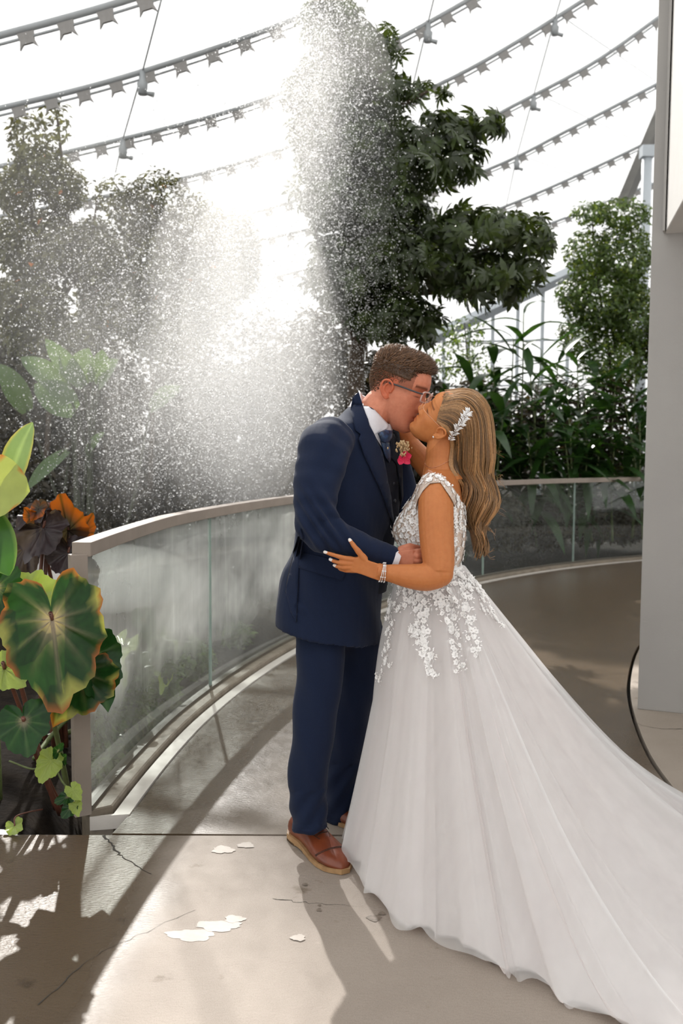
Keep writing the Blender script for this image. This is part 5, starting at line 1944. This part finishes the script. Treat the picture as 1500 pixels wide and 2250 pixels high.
for row, test in (('tall back row', lambda g: g[1] < 870), ('low front row', lambda g: g[1] >= 870)):
    ids = sorted([i for i in range(len(GS)) if test(GS[i])], key=lambda i: GS[i][0])
    for k, i in enumerate(ids):
        GLAB[i] = '%s from the bride in the %s' % (ORD[k], row)
GLAB[7] = 'tallest, rising against the bright glazing'
for i, (px_, py_, Y) in enumerate(GS):
    top = P(px_, py_, Y)
    bpx = px_ + prng.normal(0, 12)
    bot = np.array([P(bpx, 1100, Y)[0], Y + prng.normal(0, .1), 0.05])
    hpos = GLAB[i]
    e = tag(empty('ginger_plant', bot), 'arching broad-leaved ginger, ' + hpos, 'plant', 'ginger plants behind the far railing')
    path = catmull([bot, (bot + top) / 2 + prng.normal(0, .05, 3) * [1, 1, 0], top], 16)
    MB().tube(path, np.linspace(.018, .007, 16), 6).build('stem', M_STALK_G, e)
    nl = 19
    az0 = prng.uniform(0, math.pi)
    for j in range(nl):
        t_ = .28 + .72 * j / (nl - 1)
        p = np.array([np.interp(t_ * 15, range(16), path[:, q_]) for q_ in range(3)])
        az = az0 + (j % 2) * math.pi + prng.normal(0, .5)
        el = .10 + .75 * (j / nl) ** 1.5 + prng.normal(0, .2)
        d = np.array([math.cos(az) * math.cos(el), math.sin(az) * math.cos(el), math.sin(el)])
        obj('leaf', GL[int(prng.choice(4, p=[.3, .35, .2, .15]))], None, e, frame(d, (0, 0, 1), p, prng.uniform(.55, .85)))


# ---------------------------------------------------------------- big leaves built one by one
def paddle(name, p0, p1, w, parent, mat, nrm_=(0, -1, .4), droop=.12, fold=.3, n=12, tint=None, base=.10):
    """one large blade from its stalk end p0 to its tip p1, w metres wide, with raised side ribs"""
    p0, p1 = np.asarray(p0, float), np.asarray(p1, float)
    ax = p1 - p0
    L_ = np.linalg.norm(ax)
    x = ax / L_
    z = nrm(np.asarray(nrm_, float) - x * (np.asarray(nrm_) @ x))
    y = np.cross(z, x)
    rr, cc = [], []
    K = 9
    for i in range(n + 1):
        t_ = i / n
        hw = w / 2 * max(.02, math.sin(math.pi * min(1, base + t_ * (1 - base))) ** .65) if i < n else .003
        row = []
        for k in range(K):
            s_ = -1 + 2 * k / (K - 1)
            rib = .006 * w * math.cos(i * math.pi) * abs(s_)
            row.append(p0 + x * L_ * t_ + y * hw * s_ + z * (fold * hw * (abs(s_) ** 1.3) - .10 * hw * s_ * s_ + droop * L_ * math.sin(math.pi * t_) * .6 + rib))
            cc.append((1, 1, 1) if tint is None else tint(t_, s_))
        rr.append(row)
    return MB().rings(rr, caps=False, closed=False, col=np.array(cc)).build(name, mat, parent)


# paddle-leaved plant in the spray at the left
pe = tag(empty('banana_plant', (P(200, 1000, 8.0)[0], 8.0, 0)), 'grey-green paddle-leaved plant half veiled by spray at the left', 'plant')
root = np.array([P(190, 1000, 8.0)[0], 8.0, 0.0])
for (x0, y0), (x1, y1), wpx, nz, Yo in (((185, 850), (100, 745), 45, (-.2, -1, .5), 0), ((150, 870), (45, 785), 62, (.2, -1, .8), -.05), ((165, 905), (75, 845), 75, (0, -1, .5), -.12), ((165, 845), (195, 765), 60, (.2, -1, .1), .05),
                                  ((205, 840), (225, 768), 48, (.7, -1, .2), -.05), ((215, 850), (260, 790), 52, (-.5, -1, .4), .1), ((160, 840), (130, 775), 22, (-1, -.6, .2), .0), ((60, 905), (0, 800), 55, (.3, -1, .4), .1), ((150, 990), (60, 1075), 34, (.2, -1, .9), -.1),
                                  ((330, 900), (400, 850), 48, (.1, -1, .7), .15), ((190, 1000), (230, 950), 28, (.4, -1, 1), 0)):
    a, b = P(x0, y0, 8.0 + Yo), P(x1, y1, 7.9 + Yo)
    lf = paddle('leaf', a, b, m(wpx, 8), pe, M_LEAF_BAN, nz, fold=.35)
    MB().tube(catmull([root + prng.normal(0, .04, 3) * [1, 1, 0], (root + a) / 2 + prng.normal(0, .05, 3), a, a * .6 + b * .4], 14), np.linspace(.014, .007, 14), 6).build('leaf_stalk', M_STALK_D, lf)


# ---------------------------------------------------------------- elephant ears and their neighbours at the near left
def ear_leaf(hub, tip, w, nvec, tintf, parent, cup=.10, wave=.05, seed=0, name='leaf', back=.42, stalk=None, sm=None):
    """heart-shaped leaf: stalk joins at hub, tip at tip, w wide; veins raised, margin waved"""
    rg = np.random.default_rng(seed)
    hub, tip = np.asarray(hub, float), np.asarray(tip, float)
    L_ = np.linalg.norm(tip - hub)
    x = (tip - hub) / L_
    z = nrm(np.asarray(nvec, float) - x * (np.asarray(nvec) @ x))
    y = np.cross(z, x)
    NA, NR = 64, 9
    ph = rg.uniform(0, 6.28, 4)
    verts_, cols_ = [hub], [tintf(0, 0, rg)]
    for r_i in range(1, NR + 1):
        r = r_i / NR
        for k in range(NA):
            a = -math.pi + 2 * math.pi * k / NA
            ca, sa = math.cos(a), math.sin(a)
            # outline: pointed tip, wide shoulders, two back lobes with a notch
            ab = abs(a)
            R = np.interp(ab, [0, .12, .35, .8, 1.3, 1.8, 2.3, 2.7, 2.95, math.pi], [1.0, .93, .80, .70, .66, .66, .64, .58, .40, .16])
            X, Yv = R * ca, R * sa
            X = X if X > 0 else X * back / .45
            edge = 1 + .05 * math.sin(9 * a + ph[0]) * r + .03 * math.sin(23 * a + ph[1]) * r
            vein = max(gauss(np.array(ab - q_), .045) for q_ in (0.0, .55, 1.1, 1.7, 2.4))
            zz = cup * r * r + wave * r * r * math.sin(5 * a + ph[2]) + .035 * vein * (1 - .6 * r) - .03 * gauss(ab, .6) * r
            verts_.append(hub + x * L_ * X * r * edge + y * (w / 2) * (Yv / .66) * r * edge + z * L_ * zz)
            cols_.append(tintf(r, a, rg))
    f = [(0, 1 + k, 1 + (k + 1) % NA) for k in range(NA)]
    for r_i in range(NR - 1):
        for k in range(NA):
            a_, b_ = 1 + r_i * NA + k, 1 + r_i * NA + (k + 1) % NA
            f.append((a_, a_ + NA, b_ + NA, b_))
    lf = MB().add(verts_, f, np.array(cols_)).build(name, M_EAR, parent)
    if stalk is not None:
        sp_ = catmull([stalk, (np.asarray(stalk) + hub) / 2 + rg.normal(0, .03, 3) - z * .05, hub - z * .012, hub], 14)
        MB().tube(sp_, np.linspace(.013, .006, 14), 7).build('leaf_stalk', sm or M_STALK, lf)
    return lf


def vein_w(a, r):
    ab = abs(a)
    return max(math.exp(-((ab - q_) / (.03 + .012 / (r + .15))) ** 2) for q_ in (0.0, .55, 1.1, 1.7, 2.4))


def tint_scorched(r, a, rg):
    g = np.array([.013, .052, .010]) * rg.uniform(.8, 1.25)
    v_ = vein_w(a, r)
    c = g * (1 - .6 * v_ * (1 - r)) + np.array([.42, .36, .22]) * .6 * v_ * (1 - r)
    cen = math.exp(-(r / .22) ** 2)
    c = c * (1 - cen) + np.array([.50, .40, .29]) * cen
    yel = np.clip((r - .93 + .16 * math.sin(4 * a + 1) * (abs(a) < 2.2) + .07 * math.sin(11 * a)) / .12, 0, 1)
    c = c * (1 - yel) + np.array([.36, .36, .09]) * yel
    br = np.clip((r - .97 + .09 * math.sin(7 * a + 2)) / .05, 0, 1)
    c = c * (1 - br) + np.array([.36, .12, .03]) * br
    return c


def tint_green(r, a, rg):
    v_ = vein_w(a, r)
    c = np.array([.014, .056, .013]) * rg.uniform(.85, 1.15)
    c = c + np.array([.07, .10, .04]) * v_ * (1 - r * .7)
    cen = math.exp(-(r / .16) ** 2)
    return c * (1 - cen) + np.array([.42, .36, .26]) * cen


def tint_lime(r, a, rg):
    v_ = vein_w(a, r)
    return np.array([.34, .44, .10]) * rg.uniform(.92, 1.06) + np.array([.12, .10, .06]) * v_ * (1 - r)


def tint_orange(r, a, rg):
    v_ = vein_w(a, r)
    k = np.clip((r - .35) / .5, 0, 1) * (1 if abs(a) < 1.7 else .2)
    c = np.array([.045, .035, .030]) * (1 - k) + np.array([.30, .075, .012]) * k
    return c * (1 - .8 * v_) + np.array([.05, .04, .01]) * .8 * v_ * k


def tint_dark(r, a, rg):
    return np.array([.050, .036, .040]) * rg.uniform(.8, 1.3) + np.array([.05, .045, .045]) * vein_w(a, r) * (1 - r)


ee = tag(empty('elephant_ear_plant', G(110, 1800) + (0, .12, 0)), 'elephant ear plant with big scorched-edged green leaves in front of the railing post', 'plant')
rt = G(120, 1815) + np.array([0, .25, -.05])
Z3 = np.array
ear_leaf(P(115, 1362, 3.62), P(140, 1572, 3.52), m(232, 3.6), (0.05, -1, .55), tint_scorched, ee, .04, .05, 1, stalk=rt + [.03, .0, 0])
ear_leaf(P(178, 1478, 3.70), P(120, 1590, 3.62), m(170, 3.7), (.15, -1, .40), tint_scorched, ee, .06, .06, 2, stalk=rt + [.05, .04, 0])
ear_leaf(P(205, 1440, 3.74), P(235, 1560, 3.68), m(120, 3.7), (.5, -1, .2), tint_green, ee, .10, .05, 3, stalk=rt + [.06, .05, 0])
ear_leaf(P(52, 1583, 3.55), P(62, 1668, 3.45), m(124, 3.5), (0, -1, .9), tint_green, ee, .05, .04, 4, stalk=rt + [-.05, .0, 0])
ear_leaf(P(50, 1318, 3.80), P(150, 1300, 3.78), m(140, 3.8), (0, -1, .8), tint_lime, ee, .05, .05, 5, stalk=rt + [-.02, .06, 0], sm=M_STALK_G)
ear_leaf(P(10, 1470, 3.72), P(60, 1510, 3.66), m(90, 3.7), (0, -1, .6), tint_lime, ee, .05, .05, 6, stalk=rt + [-.06, .05, 0])
ear_leaf(P(-8, 1290, 3.78), P(-30, 1400, 3.74), m(120, 3.8), (0.2, -1, .6), tint_green, ee, .05, .05, 17, stalk=rt + [-.08, .05, 0])
ye = tag(empty('philodendron_plant', G(-60, 1815) + (0, .2, 0)), 'plant with large smooth yellow-green and upright pointed leaves at the left edge', 'plant')
ry = G(-60, 1815) + np.array([0, .3, -.05])


def tint_y(t_, s_):
    sc = np.clip((abs(s_) - .86) / .1, 0, 1) * (math.sin(t_ * 17) > .75)
    return Z3([.40, .46, .13]) * (1 - sc) + Z3([.55, .14, .02]) * sc


def tint_bl(t_, s_):
    e_ = np.clip((abs(s_) - .8) / .2, 0, 1)
    return Z3([.20, .30, .14]) * (1 - e_) + Z3([.42, .38, .12]) * e_ + Z3([.10, .12, .06]) * (abs(s_) < .12)


def tint_dg(t_, s_):
    return Z3([.05, .14, .035]) + Z3([.12, .14, .05]) * (abs(s_) > .9)


for p0, p1, w, nz, tf in ((P(-70, 1080, 3.75), P(66, 1080, 3.68), m(165, 3.7), (-.1, -1, .5), tint_y), (P(20, 1065, 3.95), P(72, 928, 3.90), m(72, 3.9), (-.25, -1, .2), tint_bl),
                          (P(-25, 1130, 3.75), P(20, 1265, 3.72), m(85, 3.7), (.1, -1, .35), tint_dg), (P(-40, 1000, 3.9), P(-60, 880, 3.9), m(90, 3.9), (.1, -1, .35), tint_bl)):
    lf = paddle('leaf', p0, p1, w, ye, M_EAR, nz, fold=.22, tint=tf, droop=.10, base=.16)
    MB().tube(catmull([ry, (ry + p0) / 2 + Z3([-.05, .05, .05]), p0], 12), np.linspace(.014, .008, 12), 7).build('leaf_stalk', M_STALK_G, lf)
oe = tag(empty('dark_taro_plant', G(120, 1815) + (-.1, 1.0, 0)), 'dark wet-leaved taro with one glowing orange leaf behind the railing end', 'plant')
ro = np.array([P(120, 1300, 4.7)[0], 4.75, -.02])
ear_leaf(P(150, 1165, 4.75), P(130, 1080, 4.72), m(95, 4.7), (-.1, -1, .15), tint_orange, oe, .05, .04, 7, stalk=ro)
ear_leaf(P(178, 1172, 4.80), P(204, 1128, 4.82), m(55, 4.8), (.2, -1, .0), tint_orange, oe, .10, .04, 8, stalk=ro)
for k, (hx, hy, tx, ty, w, nz) in enumerate(((95, 1160, 60, 1240, 120, (0, -.8, 1)), (150, 1215, 165, 1290, 100, (.3, -1, .8)), (80, 1130, 35, 1165, 70, (-.2, -.6, 1)), (185, 1250, 205, 1310, 60, (.4, -1, .6)), (110, 1120, 85, 1100, 60, (.1, -.4, 1)), (60, 1200, 40, 1290, 90, (.1, -1, .9)))):
    ear_leaf(P(hx, hy, 4.65 + .02 * k), P(tx, ty, 4.58 + .02 * k), m(w, 4.6), nz, tint_dark, oe, .10, .12, 60 + k, stalk=ro + prng.normal(0, .05, 3) * [1, 1, 0])
for k, (hx, hy, tx, ty) in enumerate(((85, 1118, 70, 1150), (70, 1135, 52, 1115))):
    ear_leaf(P(hx, hy, 4.55), P(tx, ty, 4.50), m(36, 4.5), (0, -1, .2), tint_orange, oe, .1, .1, 80 + k)
# taro behind the misted glass
te = tag(empty('taro_plant', rail_at(1.0, -.5)), 'pale green taro leaves pressed behind the misted glass', 'plant')
rt2 = rail_at(1.0, -.5)


def behind(px_, py_, off):
    """point on the pixel's ray lying off metres behind the glass"""
    best = None
    for s_ in np.linspace(0, RAIL_LEN * .6, 300):
        b = rail_at(s_, -off)
        u = project(P(px_, py_, b[1]))
        d = abs(P(px_, py_, b[1])[0] - b[0])
        if best is None or d < best[0]:
            best = (d, b[1])
    return P(px_, py_, best[1])


for k, (h, t_, w, nz, tf) in enumerate((((362, 1440), (352, 1530), 62, (.4, -1, .2), tint_lime), ((315, 1362), (330, 1420), 60, (.6, -1, .4), tint_green), ((250, 1490), (240, 1560), 60, (.4, -1, .5), tint_lime),
                                        ((275, 1600), (300, 1660), 70, (.3, -1, .9), tint_green), ((240, 1670), (260, 1730), 60, (.3, -1, .9), tint_lime), ((330, 1580), (350, 1630), 60, (.3, -1, .9), tint_green),
                                        ((400, 1540), (425, 1570), 50, (.3, -1, .9), tint_green), ((270, 1420), (245, 1470), 60, (.3, -1, .7), tint_lime))):
    ear_leaf(behind(*h, .22), behind(*t_, .16), m(w, 4.8), nz, tf, te, .06, .06, 90 + k, stalk=rt2 + prng.normal(0, .15, 3) * [1, 1, 0], sm=M_STALK_G)
# creeping small-leaved vine at the foot of the post
ve = tag(empty('creeping_vine', G(140, 1815) + (0, .05, 0)), 'small heart-leaved vine creeping at the foot of the railing post', 'plant')
for k, (h, t_, w, nz) in enumerate((((112, 1672), (84, 1722), 62, (0, -1, .6)), ((128, 1650), (118, 1642), 40, (.2, -1, .6)), ((138, 1668), (146, 1658), 30, (.2, -1, .6)), ((160, 1735), (178, 1760), 36, (.2, -1, .8)), ((150, 1750), (118, 1766), 34, (0, -1, .8)), ((155, 1775), (135, 1800), 36, (.1, -1, .8)), ((165, 1768), (172, 1795), 30, (.3, -1, .6)))):
    ear_leaf(P(*h, 3.62), P(*t_, 3.60), m(w, 3.6), nz, tint_green if k % 3 else tint_lime, ve, .06, .06, 110 + k)
MB().tube(catmull([P(20, 1672, 3.66), P(75, 1690, 3.64), P(112, 1672, 3.64), P(135, 1715, 3.64), P(160, 1745, 3.64)], 30), .004, 6).build('stem', M_STALK_G, ve)
se = tag(empty('seedling', G(30, 1838)), 'single small lobed leaf on a red stalk at the edge of the wet floor', 'plant')
ear_leaf(P(32, 1815, 3.66), P(40, 1838, 3.60), m(44, 3.6), (0, -1, .8), tint_lime, se, .1, .1, 130)
MB().tube(catmull([G(85, 1800) + (0, .05, .02), P(60, 1785, 3.72), P(34, 1795, 3.68), P(32, 1815, 3.66)], 16), .003, 6).build('stalk', M_STALK, se)

bushy('bed_fern', 'low feathery green undergrowth seen through the near glass', 'plant',
      [(228, 1590, 30, 150, 4.6, .12), (290, 1540, 36, 120, 5.05, .12), (355, 1490, 38, 100, 5.55, .15), (430, 1450, 38, 50, 6.3, .15), (520, 1395, 34, 30, 7.3, .15), (238, 1690, 26, 60, 4.5, .10)],
      7000, .060, M_LEAF_SHRUB, [], seed=61, base_px=(300, 1600))

bushy('bed_fern', 'low dark undergrowth behind the far glass beside the bride', 'plant',
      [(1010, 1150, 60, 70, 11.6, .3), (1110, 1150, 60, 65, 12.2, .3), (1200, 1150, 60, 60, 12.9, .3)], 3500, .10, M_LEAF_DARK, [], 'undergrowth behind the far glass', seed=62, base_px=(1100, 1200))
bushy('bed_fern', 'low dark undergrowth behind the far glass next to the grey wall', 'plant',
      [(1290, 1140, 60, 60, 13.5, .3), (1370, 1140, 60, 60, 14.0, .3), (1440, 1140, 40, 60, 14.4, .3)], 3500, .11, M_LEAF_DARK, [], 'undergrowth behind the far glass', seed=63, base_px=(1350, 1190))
# ================================================================== the water spray
srng = np.random.default_rng(77)


def drop_mat():
    mt, nt, b, out = new_mat('water_drop')
    nt.nodes.remove(b)
    tr = N(nt, 'ShaderNodeBsdfTransparent')
    rf = N(nt, 'ShaderNodeBsdfRefraction')
    rf.inputs['IOR'].default_value = 1.33
    rf.inputs['Roughness'].default_value = 0.0
    tl = N(nt, 'ShaderNodeBsdfTranslucent')
    m1 = N(nt, 'ShaderNodeMixShader')
    m1.inputs[0].default_value = 0.75
    nt.links.new(rf.outputs[0], m1.inputs[1])
    nt.links.new(tl.outputs[0], m1.inputs[2])
    ms = N(nt, 'ShaderNodeMixShader')
    ms.inputs[0].default_value = 0.6
    nt.links.new(tr.outputs[0], ms.inputs[1])
    nt.links.new(m1.outputs[0], ms.inputs[2])
    nt.links.new(ms.outputs[0], out.inputs[0])
    return mt


M_DROP = drop_mat()
CL = [  # px, py, sx, sy, weight
    (690, 50, 60, 110, .07), (665, 230, 70, 120, .08), (580, 400, 110, 120, .09), (530, 640, 115, 150, .22), (500, 850, 140, 130, .17), (540, 1010, 130, 80, .08),
    (260, 720, 150, 190, .08), (300, 960, 150, 120, .06), (130, 520, 110, 150, .02), (740, 320, 85, 200, .055), (760, 600, 75, 170, .035)]
ND = 150000
w = np.array([c[4] for c in CL])
pick = srng.choice(len(CL), ND, p=w / w.sum())
CLA = np.array(CL)[pick]
px_ = CLA[:, 0] + srng.normal(0, 1, ND) * CLA[:, 2]
py_ = CLA[:, 1] + srng.normal(0, 1, ND) * CLA[:, 3]
Yd = srng.uniform(6.4, 8.3, ND)
cam_xyz = np.stack([(px_ - 750) / F_PX, -(py_ - 1125) / F_PX, -np.ones(ND)], 1) @ CR.T
pos = CAM_P + cam_xyz * (Yd / cam_xyz[:, 1])[:, None]
# keep the drops on the planted side of the railing and above the soil
xr = np.interp(pos[:, 1], RAIL[:, 1], RAIL[:, 0])
ok = (pos[:, 0] < xr - .12) & (pos[:, 2] > .1)
ok |= (pos[:, 2] > 1.3) & (pos[:, 0] < xr + 1.6)
pos = pos[ok]
rad = np.clip(srng.lognormal(math.log(.0021), .50, len(pos)), .0009, .0075)
me = bpy.data.meshes.new('spray_drops')
me.vertices.add(len(pos))
me.vertices.foreach_set('co', pos.astype(np.float32).ravel())
at = me.attributes.new('drop_radius', 'FLOAT', 'POINT')
at.data.foreach_set('value', rad.astype(np.float32))
me.update()
spray = obj('spray_drops', me, M_DROP)
tag(spray, 'sunlit curtain of water droplets falling behind the railing', 'water spray', kind='stuff')
ng = bpy.data.node_groups.new('drops', 'GeometryNodeTree')
ng.interface.new_socket('Geometry', in_out='INPUT', socket_type='NodeSocketGeometry')
ng.interface.new_socket('Geometry', in_out='OUTPUT', socket_type='NodeSocketGeometry')
gi, go = ng.nodes.new('NodeGroupInput'), ng.nodes.new('NodeGroupOutput')
mp = ng.nodes.new('GeometryNodeMeshToPoints')
na = ng.nodes.new('GeometryNodeInputNamedAttribute')
na.data_type = 'FLOAT'
na.inputs['Name'].default_value = 'drop_radius'
sm_ = ng.nodes.new('GeometryNodeSetMaterial')
sm_.inputs['Material'].default_value = M_DROP
ng.links.new(gi.outputs[0], mp.inputs['Mesh'])
ng.links.new(na.outputs['Attribute'], mp.inputs['Radius'])
ng.links.new(mp.outputs[0], sm_.inputs[0])
ng.links.new(sm_.outputs[0], go.inputs[0])
md = spray.modifiers.new('drops', 'NODES')
md.node_group = ng


# fine mist hanging in the spray
def mist_mat(name, dens):
    mt, nt, b, out = new_mat(name)
    nt.nodes.remove(b)
    vsn = N(nt, 'ShaderNodeVolumeScatter')
    vsn.inputs['Color'].default_value = (1, 0.985, 0.96, 1)
    vsn.inputs['Density'].default_value = dens
    vsn.inputs['Anisotropy'].default_value = 0.66
    nt.links.new(vsn.outputs[0], out.inputs['Volume'])
    return mt


me_ = tag(empty('mist', (P(560, 1000, 7.4)[0], 7.4, 0.2)), 'soft white mist glowing inside the water spray', 'mist', kind='stuff')
for k, (x, y, rx, ry, Y, rY, dens) in enumerate(((540, 760, 230, 430, 7.4, .95, .15), (545, 760, 150, 370, 7.4, .7, .22), (540, 740, 85, 300, 7.4, .45, .15), (350, 860, 420, 420, 7.3, .8, .045), (380, 890, 310, 300, 7.3, .7, .05), (410, 930, 220, 220, 7.3, .6, .06), (700, 330, 175, 380, 7.5, .6, .10), (670, 330, 100, 320, 7.5, .5, .12), (130, 620, 260, 380, 7.6, .6, .04))):
    c = P(x, y, Y)
    o = MB().ellipsoid(c, (m(rx, Y), rY, m(ry, Y)), 32, 20).build('mist_veil', mist_mat('mist_%d' % k, dens), me_)
# low fog over the bed behind the near glass
for x, y, rx, ry, Y, dens in ((330, 1270, 190, 75, 5.9, 1.3), (520, 1330, 130, 80, 6.9, .8)):
    c = P(x, y, Y)
    MB().ellipsoid((c[0] - .25, Y, c[2]), (m(rx, Y), .45, m(ry, Y)), 28, 16).build('mist_veil', mist_mat('fog', dens), me_)
